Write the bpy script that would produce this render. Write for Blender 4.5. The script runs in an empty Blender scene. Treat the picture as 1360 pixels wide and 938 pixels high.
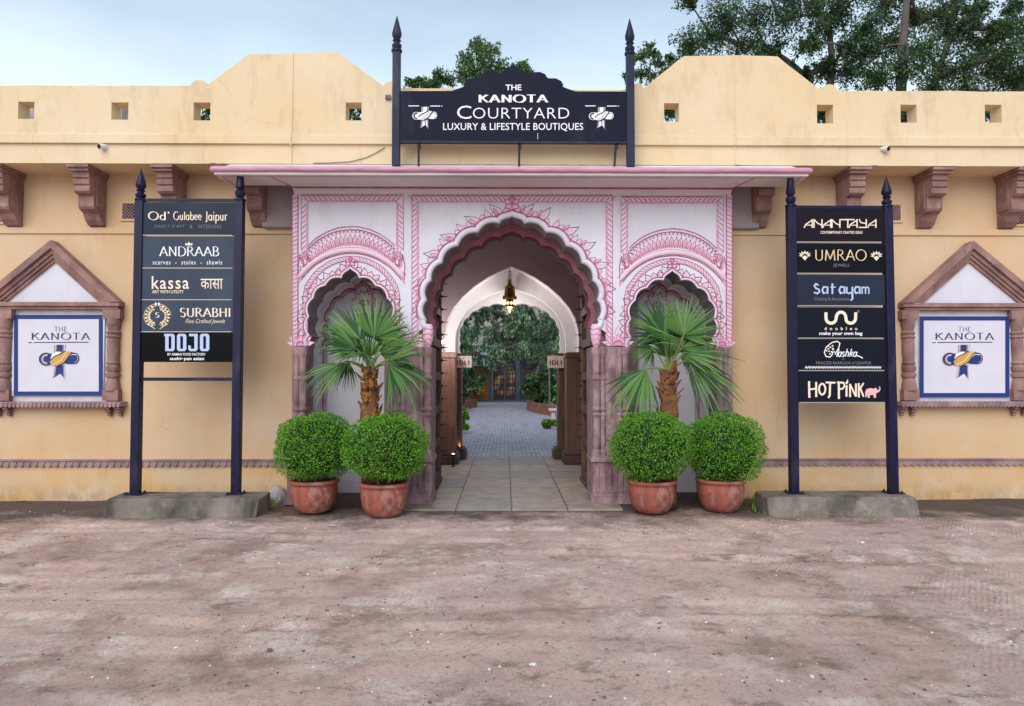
import bpy, bmesh, math, random
from mathutils import Vector, Euler, Matrix, noise
from mathutils.geometry import tessellate_polygon
R = math.radians
SC = bpy.context.scene
COL = SC.collection
# ------------------------------------------------------------------ camera
F, PCX, PCY = 906.7, 680.0, 469.0
CAM_LOC = Vector((-0.089, -8.45, 1.5))
CAM_ROT = Euler((R(92.0), 0, R(-0.6)))
cd = bpy.data.cameras.new('camera'); cam = bpy.data.objects.new('camera', cd); COL.objects.link(cam)
cam.location = CAM_LOC; cam.rotation_euler = CAM_ROT
cd.sensor_width = 36; cd.lens = F / 1360 * 36; cd.clip_end = 1000; cd.clip_start = 0.05
SC.camera = cam
# ------------------------------------------------------------------ sky and sun (bright overcast, sun diffused behind the camera)
SUN_EL, SUN_AZ = 36, 198          # azimuth clockwise from +Y
wd = bpy.data.worlds.new('World'); SC.world = wd; wd.use_nodes = True
nt = wd.node_tree; nt.nodes.clear()
wo = nt.nodes.new('ShaderNodeOutputWorld'); bg = nt.nodes.new('ShaderNodeBackground')
sky = nt.nodes.new('ShaderNodeTexSky'); sky.sky_type = 'NISHITA'; sky.sun_disc = False
sky.sun_elevation = R(SUN_EL); sky.sun_rotation = R(SUN_AZ); sky.air_density = 1.0; sky.dust_density = 0.5; sky.ozone_density = 1.0
tc = nt.nodes.new('ShaderNodeTexCoord'); mp = nt.nodes.new('ShaderNodeMapping'); mp.inputs['Scale'].default_value = (0.9, 0.9, 2.6)
mp.inputs['Location'].default_value = (0.35, 0.2, 0.1)
nz = nt.nodes.new('ShaderNodeTexNoise'); nz.inputs['Scale'].default_value = 1.5; nz.inputs['Detail'].default_value = 7; nz.inputs['Roughness'].default_value = 0.55
rmp = nt.nodes.new('ShaderNodeValToRGB'); rmp.color_ramp.elements[0].position = 0.40; rmp.color_ramp.elements[1].position = 0.66
rmp.color_ramp.elements[0].color = (0.28, 0.28, 0.28, 1); rmp.color_ramp.elements[1].color = (0.54, 0.54, 0.54, 1)
mx = nt.nodes.new('ShaderNodeMix'); mx.data_type = 'RGBA'
mx.inputs[7].default_value = (5.9, 7.1, 7.8, 1)
L_ = nt.links.new
L_(tc.outputs['Generated'], mp.inputs['Vector']); L_(mp.outputs[0], nz.inputs['Vector']); L_(nz.outputs['Fac'], rmp.inputs[0])
sx = nt.nodes.new('ShaderNodeSeparateXYZ'); hz = nt.nodes.new('ShaderNodeMapRange'); ad = nt.nodes.new('ShaderNodeMath'); ad.use_clamp = True   # thicker bright haze low in the sky
hz.inputs[1].default_value = .34; hz.inputs[2].default_value = .50; hz.inputs[3].default_value = .45; hz.inputs[4].default_value = 0
L_(tc.outputs['Generated'], sx.inputs[0]); L_(sx.outputs['Z'], hz.inputs[0]); L_(hz.outputs[0], ad.inputs[0]); L_(rmp.outputs[0], ad.inputs[1])
L_(ad.outputs[0], mx.inputs[0]); L_(sky.outputs[0], mx.inputs[6]); L_(mx.outputs[2], bg.inputs['Color'])
bg.inputs['Strength'].default_value = 0.085
L_(bg.outputs[0], wo.inputs[0])
sd = bpy.data.lights.new('sun', 'SUN'); sd.energy = 1.3; sd.angle = R(55); sd.color = (1.0, 0.97, 0.94)
so = bpy.data.objects.new('sun', sd); COL.objects.link(so)
_dir = Vector((math.sin(R(SUN_AZ)) * math.cos(R(SUN_EL)), math.cos(R(SUN_AZ)) * math.cos(R(SUN_EL)), math.sin(R(SUN_EL))))
so.rotation_euler = (-_dir).to_track_quat('-Z', 'Y').to_euler(); so.location = (0, -20, 20)
vs = SC.view_settings; vs.view_transform = 'Standard'; vs.look = 'None'; vs.gamma = 1; vs.exposure = 0.92
SC.cycles.max_bounces = 8; SC.cycles.diffuse_bounces = 5; SC.cycles.transparent_max_bounces = 6
SC.cycles.use_denoising = True; SC.cycles.caustics_reflective = False; SC.cycles.caustics_refractive = False

# ------------------------------------------------------------------ measuring: photo pixel -> point on a vertical plane / on the ground
_RM = CAM_ROT.to_matrix()
def ray(px, py): return _RM @ Vector(((px - PCX) / F, -(py - PCY) / F, -1.0))
def at(px, py, Y):
    d = ray(px, py); t = (Y - CAM_LOC.y) / d.y
    return CAM_LOC + d * t
def gp(px, py, z=0.0):
    d = ray(px, py); t = (z - CAM_LOC.z) / d.z
    return CAM_LOC + d * t
def X(px, Y, py=480): return at(px, py, Y).x
def Z(py, Y, px=680): return at(px, py, Y).z

YF = -0.30
# ------------------------------------------------------------------ materials
def lin(r, g, b):
    f = lambda c: (c / 255 / 12.92) if c / 255 <= 0.04045 else ((c / 255 + 0.055) / 1.055) ** 2.4
    return (f(r), f(g), f(b), 1)
def c4(c): return tuple(c) + ((1,) if len(c) == 3 else ())
MATS = {}
def mat(name, col, rough=0.8, col2=None, scale=3.0, amt=1.0, stretch=(1, 1, 1), bump=0.0, bscale=40.0, metal=0.0, spec=0.3, detail=6, lo=0.35, hi=0.68, translucent=0.0, coat=0.0):
    if name in MATS: return MATS[name]
    m = bpy.data.materials.new(name); m.use_nodes = True; t = m.node_tree; n = t.nodes; l = t.links
    b = n['Principled BSDF']; b.inputs['Roughness'].default_value = rough; b.inputs['Metallic'].default_value = metal
    b.inputs['Specular IOR Level'].default_value = spec; b.inputs['Base Color'].default_value = c4(col); b.inputs['Coat Weight'].default_value = coat
    co = n.new('ShaderNodeTexCoord'); mpp = n.new('ShaderNodeMapping'); mpp.inputs['Scale'].default_value = stretch
    l.new(co.outputs['Object'], mpp.inputs['Vector'])
    if col2 is not None:
        a = n.new('ShaderNodeTexNoise'); a.inputs['Scale'].default_value = scale; a.inputs['Detail'].default_value = detail; a.inputs['Roughness'].default_value = 0.62
        r = n.new('ShaderNodeMapRange'); r.inputs[1].default_value = lo; r.inputs[2].default_value = hi; r.inputs[4].default_value = amt
        x = n.new('ShaderNodeMix'); x.data_type = 'RGBA'; x.inputs[6].default_value = c4(col); x.inputs[7].default_value = c4(col2)
        l.new(mpp.outputs[0], a.inputs['Vector']); l.new(a.outputs['Fac'], r.inputs[0]); l.new(r.outputs[0], x.inputs[0]); l.new(x.outputs[2], b.inputs['Base Color'])
    if bump:
        a2 = n.new('ShaderNodeTexNoise'); a2.inputs['Scale'].default_value = bscale; a2.inputs['Detail'].default_value = 5
        bm_ = n.new('ShaderNodeBump'); bm_.inputs['Strength'].default_value = bump; bm_.inputs['Distance'].default_value = 0.01
        l.new(co.outputs['Object'], a2.inputs['Vector']); l.new(a2.outputs['Fac'], bm_.inputs['Height']); l.new(bm_.outputs[0], b.inputs['Normal'])
    if translucent:
        tr = n.new('ShaderNodeBsdfTranslucent'); tr.inputs['Color'].default_value = c4([min(1, v * 1.6) for v in col[:3]])
        ms = n.new('ShaderNodeMixShader'); ms.inputs[0].default_value = translucent
        l.new(b.outputs[0], ms.inputs[1]); l.new(tr.outputs[0], ms.inputs[2]); l.new(ms.outputs[0], n['Material Output'].inputs[0])
    MATS[name] = m
    return m
def emit(name, col, s):
    m = bpy.data.materials.new(name); m.use_nodes = True; n = m.node_tree.nodes; b = n['Principled BSDF']
    b.inputs['Base Color'].default_value = c4(col); b.inputs['Emission Color'].default_value = c4(col); b.inputs['Emission Strength'].default_value = s
    return m

def wall_material(name, base, pale, stain, grime, top_fade=True):
    m = bpy.data.materials.new(name); m.use_nodes = True; t = m.node_tree; n = t.nodes; l = t.links; b = n['Principled BSDF']
    b.inputs['Roughness'].default_value = 0.88; b.inputs['Specular IOR Level'].default_value = 0.2
    co = n.new('ShaderNodeTexCoord')
    def nz_(scale, detail, stretch=(1, 1, 1), rough=0.6, off=(0, 0, 0)):
        mm = n.new('ShaderNodeMapping'); mm.inputs['Scale'].default_value = stretch; mm.inputs['Location'].default_value = off
        a = n.new('ShaderNodeTexNoise'); a.inputs['Scale'].default_value = scale; a.inputs['Detail'].default_value = detail; a.inputs['Roughness'].default_value = rough
        l.new(co.outputs['Object'], mm.inputs['Vector']); l.new(mm.outputs[0], a.inputs['Vector']); return a.outputs['Fac']
    def rng(s, a, b2, c=0.0, d=1.0):
        r = n.new('ShaderNodeMapRange'); r.inputs[1].default_value = a; r.inputs[2].default_value = b2; r.inputs[3].default_value = c; r.inputs[4].default_value = d
        l.new(s, r.inputs[0]); return r.outputs[0]
    def mix(f, a, b2):
        x = n.new('ShaderNodeMix'); x.data_type = 'RGBA'
        l.new(f, x.inputs[0])
        if isinstance(a, tuple): x.inputs[6].default_value = a
        else: l.new(a, x.inputs[6])
        x.inputs[7].default_value = b2; return x.outputs[2]
    def mul(a, b2):
        x = n.new('ShaderNodeMath'); x.operation = 'MULTIPLY'; l.new(a, x.inputs[0]); l.new(b2, x.inputs[1]); return x.outputs[0]
    sp = n.new('ShaderNodeSeparateXYZ'); l.new(co.outputs['Object'], sp.inputs[0]); zz = sp.outputs['Z']
    c = mix(rng(nz_(0.9, 5), 0.38, 0.66), base, pale)
    low = rng(zz, 0.9, 0.0)                                        # rising damp on the plinth course
    c = mix(mul(low, rng(nz_(1.7, 4, (1, 1, 1.3), off=(3, 1, 0)), 0.45, 0.62)), c, stain)
    hi = rng(zz, 3.9, 4.4)
    c = mix(mul(hi, rng(nz_(2.2, 8, (1.2, 1, 0.5), 0.7, (7, 0, 0)), 0.52, 0.74, 0, 0.55)), c, grime)
    c = mix(rng(nz_(5, 8, (1.3, 1, 0.22), 0.7, (1, 4, 0)), 0.56, 0.78, 0, 0.45), c, grime)   # rain streaks
    c = mix(rng(nz_(26, 4, off=(0, 2, 5)), 0.66, 0.76, 0, 0.35), c, grime)
    c = mix(mul(rng(zz, .22, .02), rng(nz_(7, 6, (1, 1, .6), .7, (9, 2, 0)), .40, .64, 0, .6)), c, lin(134, 110, 90))      # dirt splashed up from the ground
    c = mix(rng(nz_(3.1, 3, off=(12, 0, 3)), .64, .66, 0, .35), c, pale)                                                  # touched-up patches
    vo = n.new('ShaderNodeTexVoronoi'); vo.feature = 'DISTANCE_TO_EDGE'; vo.inputs['Scale'].default_value = 1.1
    vm = n.new('ShaderNodeMix'); vm.data_type = 'VECTOR'; vm.inputs[0].default_value = .16; l.new(co.outputs['Object'], vm.inputs[4])
    nn = n.new('ShaderNodeTexNoise'); nn.inputs['Scale'].default_value = 3; nn.inputs['Detail'].default_value = 8; l.new(co.outputs['Object'], nn.inputs[0]); l.new(nn.outputs['Color'], vm.inputs[5]); l.new(vm.outputs[1], vo.inputs[0])
    c = mix(mul(rng(vo.outputs['Distance'], .006, .0), rng(nz_(1.2, 3, off=(5, 5, 1)), .54, .62, 0, .28)), c, lin(120, 92, 68))   # hair cracks
    l.new(c, b.inputs['Base Color'])
    bp = n.new('ShaderNodeBump'); bp.inputs['Strength'].default_value = 0.35; bp.inputs['Distance'].default_value = 0.012
    l.new(nz_(9, 8), bp.inputs['Height']); l.new(bp.outputs[0], b.inputs['Normal'])
    return m

YELLOW = wall_material('yellow_limewash', lin(204, 170, 132), lin(208, 182, 152), lin(208, 164, 108), lin(164, 136, 110))
CREAM = wall_material('cream_limewash', lin(216, 191, 152), lin(220, 200, 169), lin(208, 170, 120), lin(174, 150, 124))
WHITE = mat('white_plaster', lin(216, 213, 222), 0.8, lin(200, 196, 207), 1.6, 0.8, bump=0.15, bscale=12)
NICHEW = mat('niche_plaster', lin(224, 220, 226), 0.85, lin(202, 196, 204), 2.5, 0.8, bump=0.15, bscale=10)
INNERW = mat('inner_white_plaster', lin(228, 222, 220), 0.8, lin(212, 206, 206), 2.0, 0.6)
GREYPL = mat('grey_plaster', lin(164, 152, 150), 0.9, lin(142, 130, 130), 2.0, 0.8, bump=0.1, bscale=12)
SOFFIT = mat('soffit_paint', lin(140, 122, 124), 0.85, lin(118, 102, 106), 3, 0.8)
VAULT = mat('mauve_brown_plaster', lin(152, 132, 132), 0.9, lin(136, 116, 116), 1.8, 0.8)
STONE = mat('purple_sandstone', lin(166, 136, 138), 0.85, lin(108, 82, 86), 7, 1, (1, 1, 0.5), 0.7, 35)
STONED = mat('red_sandstone', lin(160, 124, 116), 0.85, lin(118, 90, 86), 5, 1, (1, 1, 0.7), 0.5, 40)
STONEL = mat('grey_pink_sandstone', lin(170, 142, 142), 0.85, lin(130, 102, 106), 5, 1, (1, 1, 0.6), 0.4, 40)
PINKRIM = mat('pink_painted_rim', lin(194, 132, 158), 0.6, lin(212, 172, 190), 5, .7, (1, 4, 4), 0.1, 20, lo=0.36, hi=0.7)
NAVY = mat('navy_gloss_metal', lin(22, 19, 58), 0.4, lin(14, 13, 38), 6, 1, spec=0.25)
SLATE = mat('slate_blue_metal', lin(40, 44, 66), 0.5, lin(32, 34, 54), 4, 1, spec=.2)
BOARDN = mat('navy_sign_face', lin(20, 22, 40), 0.6, lin(25, 27, 46), 2, 1, spec=.12)
DARKM = mat('dark_iron_and_vent_shade', lin(38, 36, 42), 0.6)
WHITEP = mat('white_lettering', lin(238, 236, 240), 0.6)
CREAMP = mat('cream_lettering', lin(236, 218, 194), 0.5)
GOLDP = mat('gold_lettering', lin(224, 180, 118), 0.4, lin(240, 222, 190), 9, 1)
DIMP = mat('dim_lettering', lin(120, 122, 130), 0.6)
PALEB = mat('pale_blue_lettering', lin(176, 190, 226), 0.5)
BLUEP = mat('royal_blue_paint', lin(32, 52, 116), 0.5)
OCHP = mat('ochre_paint', lin(206, 156, 70), 0.5)
INKP = mat('ink_lettering', lin(52, 54, 84), 0.6)
REDP = mat('maroon_lettering', lin(84, 22, 28), 0.6)
WOOD = mat('old_brown_wood', lin(112, 78, 60), 0.65, lin(72, 48, 40), 4, 1, (6, 6, 0.6), 0.4, 30)
WOODD = mat('dark_door_wood', lin(92, 66, 56), 0.65, lin(58, 42, 40), 4, 1, (8, 8, 0.6), 0.4, 30)
WOODM = mat('mid_brown_wood', lin(118, 82, 66), 0.55, lin(90, 62, 52), 3, 1, (6, 6, 0.4), 0.2, 30)
TERRA = mat('terracotta', lin(164, 92, 78), 0.6, lin(116, 66, 56), 6, 1, (1, 1, 0.7), 0.35, 25, lo=0.38, hi=0.68, detail=9)
SOILM = mat('dark_soil', lin(62, 48, 42), 0.95, bump=0.5, bscale=60)
CONC = mat('stained_concrete', lin(142, 130, 120), 0.92, lin(66, 62, 56), 2.2, 1, (1, 1, 0.6), 0.5, 30)
BRASS = mat('aged_brass', lin(150, 110, 56), 0.38, lin(90, 64, 36), 12, 1, metal=0.8)
PWASH = mat('pale_pink_wash', lin(222, 200, 214), 0.8, lin(218, 212, 222), 12, 1)
PMID = mat('pink_paint', lin(222, 172, 198), 0.8, lin(226, 194, 210), 30, 1)
PDEEP = mat('deep_pink_paint', lin(206, 118, 156), 0.8, lin(220, 168, 192), 18, 1)
PRED = mat('crimson_line_paint', lin(150, 58, 92), 0.8, lin(184, 110, 140), 14, 1)
PDARK = mat('dark_maroon_line', lin(104, 60, 80), 0.8)
PALMG = [mat('palm_leaf_dark', lin(44, 78, 42), 0.42, translucent=0.15), mat('palm_leaf_mid', lin(80, 120, 56), 0.42, translucent=0.15), mat('palm_leaf_light', lin(108, 142, 74), 0.45, translucent=0.2)]
PALMS = mat('palm_stalk', lin(116, 128, 66), 0.6)
PALMT = mat('palm_trunk_fibre', lin(138, 92, 52), 0.9, lin(72, 50, 40), 9, 1, bump=0.6, bscale=40)
PALMB = mat('palm_boot', lin(168, 108, 50), 0.8, lin(66, 46, 36), 16, 1, bump=.5, bscale=60, lo=.42, hi=.58)
BOXG = [mat('box_leaf_dark', lin(54, 104, 30), 0.45, translucent=0.25), mat('box_leaf_mid', lin(92, 152, 42), 0.45, translucent=0.3), mat('box_leaf_light', lin(138, 186, 66), 0.45, translucent=0.35)]
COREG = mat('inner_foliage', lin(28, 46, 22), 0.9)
TREEG = [mat('tree_leaf_dark', lin(52, 74, 54), 0.5, translucent=0.3), mat('tree_leaf_mid', lin(76, 106, 66), 0.5, translucent=0.35), mat('tree_leaf_light', lin(116, 142, 84), 0.5, translucent=0.3)]
WEEPG = [mat('weeping_leaf_dark', lin(58, 92, 62), 0.5, translucent=0.25), mat('weeping_leaf_mid', lin(94, 128, 88), 0.5, translucent=0.3), mat('weeping_leaf_light', lin(156, 174, 140), 0.5, translucent=0.3)]
BARK = mat('grey_bark', lin(104, 92, 88), 0.9, lin(66, 58, 58), 6, 1, (1, 1, 0.3), 0.5, 30)
ROCK = mat('pale_rock', lin(178, 172, 174), 0.9, lin(140, 132, 130), 8, 1, bump=0.5, bscale=30)

def overlay(m, col, scale, lo, hi, amt, stretch=(1, 1, 1), off=(0, 0, 0)):
    # a second layer of wear: patches of dust, salt bloom or grime with a shape of their own
    t = m.node_tree; n = t.nodes; l = t.links; b = n['Principled BSDF'].inputs['Base Color']; src = b.links[0].from_socket if b.links else None
    co = n.new('ShaderNodeTexCoord'); mp_ = n.new('ShaderNodeMapping'); mp_.inputs['Scale'].default_value = stretch; mp_.inputs['Location'].default_value = off
    a = n.new('ShaderNodeTexNoise'); a.inputs['Scale'].default_value = scale; a.inputs['Detail'].default_value = 9; a.inputs['Roughness'].default_value = .72
    r = n.new('ShaderNodeMapRange'); r.inputs[1].default_value = lo; r.inputs[2].default_value = hi; r.inputs[4].default_value = amt
    x = n.new('ShaderNodeMix'); x.data_type = 'RGBA'; x.inputs[7].default_value = c4(col)
    l.new(co.outputs['Object'], mp_.inputs[0]); l.new(mp_.outputs[0], a.inputs[0]); l.new(a.outputs[0], r.inputs[0]); l.new(r.outputs[0], x.inputs[0])
    if src: l.new(src, x.inputs[6])
    else: x.inputs[6].default_value = b.default_value
    l.new(x.outputs[2], b)
overlay(TERRA, lin(206, 172, 158), 4.5, .52, .68, .6, (1, 1, .8)); overlay(TERRA, lin(84, 60, 52), 9, .56, .68, .6, off=(3, 1, 2))
overlay(NAVY, lin(78, 72, 84), 5, .54, .72, .45, (1, 1, .4)); overlay(SLATE, lin(92, 92, 104), 4, .56, .72, .4, (1, 1, .4)); overlay(BOARDN, lin(60, 60, 76), 2.2, .54, .74, .35, (1, 1, .5))
overlay(WHITE, lin(170, 160, 162), 2.0, .53, .74, .5, (1.6, 1, .35)); overlay(STONE, lin(190, 166, 164), 5, .54, .66, .6, (1, 1, .5), (4, 0, 0)); overlay(STONED, lin(182, 154, 148), 6, .55, .68, .5, (1, 1, .6), (2, 0, 0)); overlay(CONC, lin(96, 104, 72), 2.5, .58, .7, .5); overlay(CONC, lin(164, 150, 138), 7, .55, .66, .5, off=(5, 0, 0))
# ------------------------------------------------------------------ mesh collector
ORG = {}
def origin_of(o): return ORG.get(o.name, Vector((0, 0, 0))) if o else Vector((0, 0, 0))
class MB:
    def __init__(s): s.v = []; s.f = []; s.m = []
    def add(s, vs_, fs, mi=0):
        b = len(s.v); s.v += [Vector(v) for v in vs_]; s.f += [tuple(b + i for i in f) for f in fs]; s.m += [mi] * len(fs)
    def box(s, x0, x1, y0, y1, z0, z1, mi=0):
        s.add([(x0, y0, z0), (x1, y0, z0), (x1, y1, z0), (x0, y1, z0), (x0, y0, z1), (x1, y0, z1), (x1, y1, z1), (x0, y1, z1)],
              [(0, 3, 2, 1), (4, 5, 6, 7), (0, 1, 5, 4), (1, 2, 6, 5), (2, 3, 7, 6), (3, 0, 4, 7)], mi)
    def hexa(s, p, mi=0):   # 8 corners, lower ring then upper ring
        s.add(p, [(0, 3, 2, 1), (4, 5, 6, 7), (0, 1, 5, 4), (1, 2, 6, 5), (2, 3, 7, 6), (3, 0, 4, 7)], mi)
    def ext(s, outer, y0, y1, holes=(), mi=0, side=None):   # polygon in x,z extruded along y
        side = mi if side is None else side
        loops = [list(outer)] + [list(h) for h in holes]
        flat = [p for lp in loops for p in lp]; n = len(flat)
        tris = tessellate_polygon([[Vector((p[0], p[1], 0)) for p in lp] for lp in loops])
        s.add([(p[0], y0, p[1]) for p in flat] + [(p[0], y1, p[1]) for p in flat],
              [tuple(t) for t in tris] + [tuple(n + i for i in reversed(t)) for t in tris], mi)
        o = 0
        for lp in loops:
            k = len(lp)
            s.add([(p[0], y0, p[1]) for p in lp] + [(p[0], y1, p[1]) for p in lp], [(i, (i + 1) % k, k + (i + 1) % k, k + i) for i in range(k)], side)
    def sheet(s, curve, y0, y1, mi=0):       # open curve in x,z swept along y
        k = len(curve)
        s.add([(p[0], y0, p[1]) for p in curve] + [(p[0], y1, p[1]) for p in curve], [(i, i + 1, k + i + 1, k + i) for i in range(k - 1)], mi)
    def ring(s, a, b, y0, y1, mi=0):        # solid band between two open curves
        s.ext(list(a) + list(reversed(b)), y0, y1, mi=mi)
    def lathe(s, cx, cy, prof, n=20, mi=0, a0=0.0, sx=1, sy=1):
        b = []; 
        for r, z in prof:
            for i in range(n):
                a = a0 + 2 * math.pi * i / n; b.append((cx + r * sx * math.cos(a), cy + r * sy * math.sin(a), z))
        fs = []
        for j in range(len(prof) - 1):
            for i in range(n): fs.append((j * n + i, j * n + (i + 1) % n, (j + 1) * n + (i + 1) % n, (j + 1) * n + i))
        fs.append(tuple(reversed(range(n)))); fs.append(tuple((len(prof) - 1) * n + i for i in range(n)))
        s.add(b, fs, mi)
    def tube(s, pts, rad, n=8, mi=0, cap=True):
        pts = [Vector(p) for p in pts]; k = len(pts)
        if not isinstance(rad, (list, tuple)): rad = [rad] * k
        vs_ = []; up = None
        for i, p in enumerate(pts):
            t = (pts[min(i + 1, k - 1)] - pts[max(i - 1, 0)]).normalized()
            if up is None: up = Vector((0, 0, 1)) if abs(t.z) < 0.9 else Vector((0, 1, 0))
            u = (up - t * up.dot(t)).normalized(); w = t.cross(u); up = u
            for j in range(n):
                a = 2 * math.pi * j / n; vs_.append(p + (u * math.cos(a) + w * math.sin(a)) * rad[i])
        fs = [(i * n + j, i * n + (j + 1) % n, (i + 1) * n + (j + 1) % n, (i + 1) * n + j) for i in range(k - 1) for j in range(n)]
        if cap: fs += [tuple(reversed(range(n))), tuple((k - 1) * n + j for j in range(n))]
        s.add(vs_, fs, mi)
    def build(s, name, mats, parent=None, bev=0.0, smooth=False, recalc=True):
        if not isinstance(mats, (list, tuple)): mats = [mats]
        off = origin_of(parent)
        me = bpy.data.meshes.new(name); me.from_pydata([v - off for v in s.v], [], s.f)
        for m in mats: me.materials.append(m)
        me.polygons.foreach_set('material_index', s.m)
        if recalc:
            b = bmesh.new(); b.from_mesh(me); bmesh.ops.recalc_face_normals(b, faces=b.faces); b.to_mesh(me); b.free()
        if smooth:
            me.polygons.foreach_set('use_smooth', [True] * len(me.polygons))
            if smooth != 'all': me.set_sharp_from_angle(angle=R(38))
        me.update()
        o = bpy.data.objects.new(name, me); COL.objects.link(o)
        ORG[o.name] = off.copy()
        if parent: o.parent = parent
        if bev:
            md = o.modifiers.new('bevel', 'BEVEL'); md.width = bev; md.segments = 2; md.limit_method = 'ANGLE'; md.angle_limit = R(40)
        return o
def thing(name, label, cat, loc=(0, 0, 0), group=None):
    o = bpy.data.objects.new(name, None); COL.objects.link(o); o.location = loc; o.empty_display_size = 0.2
    ORG[o.name] = Vector(loc); o['label'] = label; o['category'] = cat
    if group: o['group'] = group
    return o
def tag(o, label, cat, group=None, kind=None):
    if label: o['label'] = label
    if cat: o['category'] = cat
    if group: o['group'] = group
    if kind: o['kind'] = kind
    return o
def dup(root, loc, label, rotz=0.0, scale=(1, 1, 1)):
    r = root.copy(); COL.objects.link(r); r.location = loc; r.rotation_euler = (0, 0, rotz); r.scale = scale; r['label'] = label; ORG[r.name] = Vector(loc)
    for ch in list(root.children):
        c = ch.copy(); COL.objects.link(c); c.parent = r
        for g in list(ch.children):
            d = g.copy(); COL.objects.link(d); d.parent = c
    return r

# ------------------------------------------------------------------ 2-D helpers (all in photo pixels, laid onto a wall or sign plane)
def seg_sweep(pts, w):
    """polyline swept with width(s); returns a list of quads"""
    n = len(pts); L = []; Rr = []
    for i in range(n):
        a = pts[max(i - 1, 0)]; b = pts[min(i + 1, n - 1)]
        dx, dy = b[0] - a[0], b[1] - a[1]; d = math.hypot(dx, dy) or 1e-6
        nx, ny = -dy / d, dx / d; ww = (w[i] if isinstance(w, list) else w) / 2
        if 0 < i < n - 1:
            e0 = Vector((pts[i][0] - a[0], pts[i][1] - a[1])); e1 = Vector((b[0] - pts[i][0], b[1] - pts[i][1]))
            if e0.length > 1e-6 and e1.length > 1e-6:
                c = max(0.45, math.cos(e0.angle(e1) / 2)); ww /= c
        L.append((pts[i][0] + nx * ww, pts[i][1] + ny * ww)); Rr.append((pts[i][0] - nx * ww, pts[i][1] - ny * ww))
    return [[L[i], L[i + 1], Rr[i + 1], Rr[i]] for i in range(n - 1)]
def arc(cx, cy, rx, ry, a0, a1, n=14):
    return [(cx + rx * math.cos(R(a0 + (a1 - a0) * i / n)), cy + ry * math.sin(R(a0 + (a1 - a0) * i / n))) for i in range(n + 1)]
def offset(pts, d):
    out = []
    n = len(pts)
    for i in range(n):
        a = pts[max(i - 1, 0)]; b = pts[min(i + 1, n - 1)]
        dx, dy = b[0] - a[0], b[1] - a[1]; q = math.hypot(dx, dy) or 1e-6
        out.append((pts[i][0] + dy / q * d, pts[i][1] - dx / q * d))
    return out
def resample(pts, step):
    out = []; acc = 0.0; nxt = step / 2
    for i in range(len(pts) - 1):
        a, b = pts[i], pts[i + 1]; d = math.hypot(b[0] - a[0], b[1] - a[1])
        while acc + d >= nxt:
            t = (nxt - acc) / d; out.append(((a[0] + (b[0] - a[0]) * t, a[1] + (b[1] - a[1]) * t), ((b[0] - a[0]) / d, (b[1] - a[1]) / d))); nxt += step
        acc += d
    return out
def circ3(a, b, c, n=24):
    ax, ay = a; bx, by = b; cx, cy = c
    d = 2 * (ax * (by - cy) + bx * (cy - ay) + cx * (ay - by))
    ux = ((ax * ax + ay * ay) * (by - cy) + (bx * bx + by * by) * (cy - ay) + (cx * cx + cy * cy) * (ay - by)) / d
    uy = ((ax * ax + ay * ay) * (cx - bx) + (bx * bx + by * by) * (ax - cx) + (cx * cx + cy * cy) * (bx - ax)) / d
    r = math.hypot(ax - ux, ay - uy); a0 = math.atan2(ay - uy, ax - ux); a1 = math.atan2(cy - uy, cx - ux)
    if a1 < a0: a1 += 2 * math.pi
    return [(ux + r * math.cos(a0 + (a1 - a0) * i / n), uy + r * math.sin(a0 + (a1 - a0) * i / n)) for i in range(n + 1)]
class Decal:
    """flat paint laid a millimetre or so in front of plane Y (later layers a hair prouder, so no two faces share a plane)"""
    def __init__(s, Y, gap=0.002, wob=None): s.mb = MB(); s.Y = Y; s.gap = gap; s.k = 0; s.wob = (.45 if Y == YF else 0) if wob is None else wob
    def w_(s, p):
        if not s.wob: return p
        v = noise.noise_vector(Vector((p[0] * .12, p[1] * .12, 1.7))); u = noise.noise_vector(Vector((p[0] * .5, p[1] * .5, 4))); return (p[0] + s.wob * (v.x + .5 * u.x), p[1] + s.wob * (v.y + .5 * u.y))
    def poly(s, pts, mi=0, layer=0):
        s.k += 1
        y = s.Y - s.gap - layer * 0.0018 - (s.k % 40) * 0.00004
        s.mb.add([at(*s.w_(p), y) for p in pts], [tuple(range(len(pts)))], mi)
    def line(s, pts, w, mi=0, layer=0):
        if len(pts) < 2: return
        s.k += 1
        y = s.Y - s.gap - layer * 0.0018 - (s.k % 40) * 0.00004
        q = seg_sweep(pts, w)
        s.mb.add([at(*s.w_(p), y) for qd in q for p in qd], [tuple(range(4 * i, 4 * i + 4)) for i in range(len(q))], mi)
    def shapes(s, sh, box, mi=0, layer=0, flip=True):
        """fit shapes (y up) into the pixel box"""
        xs = [p[0] for q in sh for p in q]; ys = [p[1] for q in sh for p in q]
        x0, x1, y0, y1 = min(xs), max(xs), min(ys), max(ys)
        kx = (box[2] - box[0]) / max(1e-6, x1 - x0); ky = (box[3] - box[1]) / max(1e-6, y1 - y0)
        for q in sh:
            s.poly([(box[0] + (p[0] - x0) * kx, box[3] - (p[1] - y0) * ky) for p in q], mi, layer)
    def build(s, name, mats, parent): return s.mb.build(name, mats, parent, recalc=False)

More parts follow.
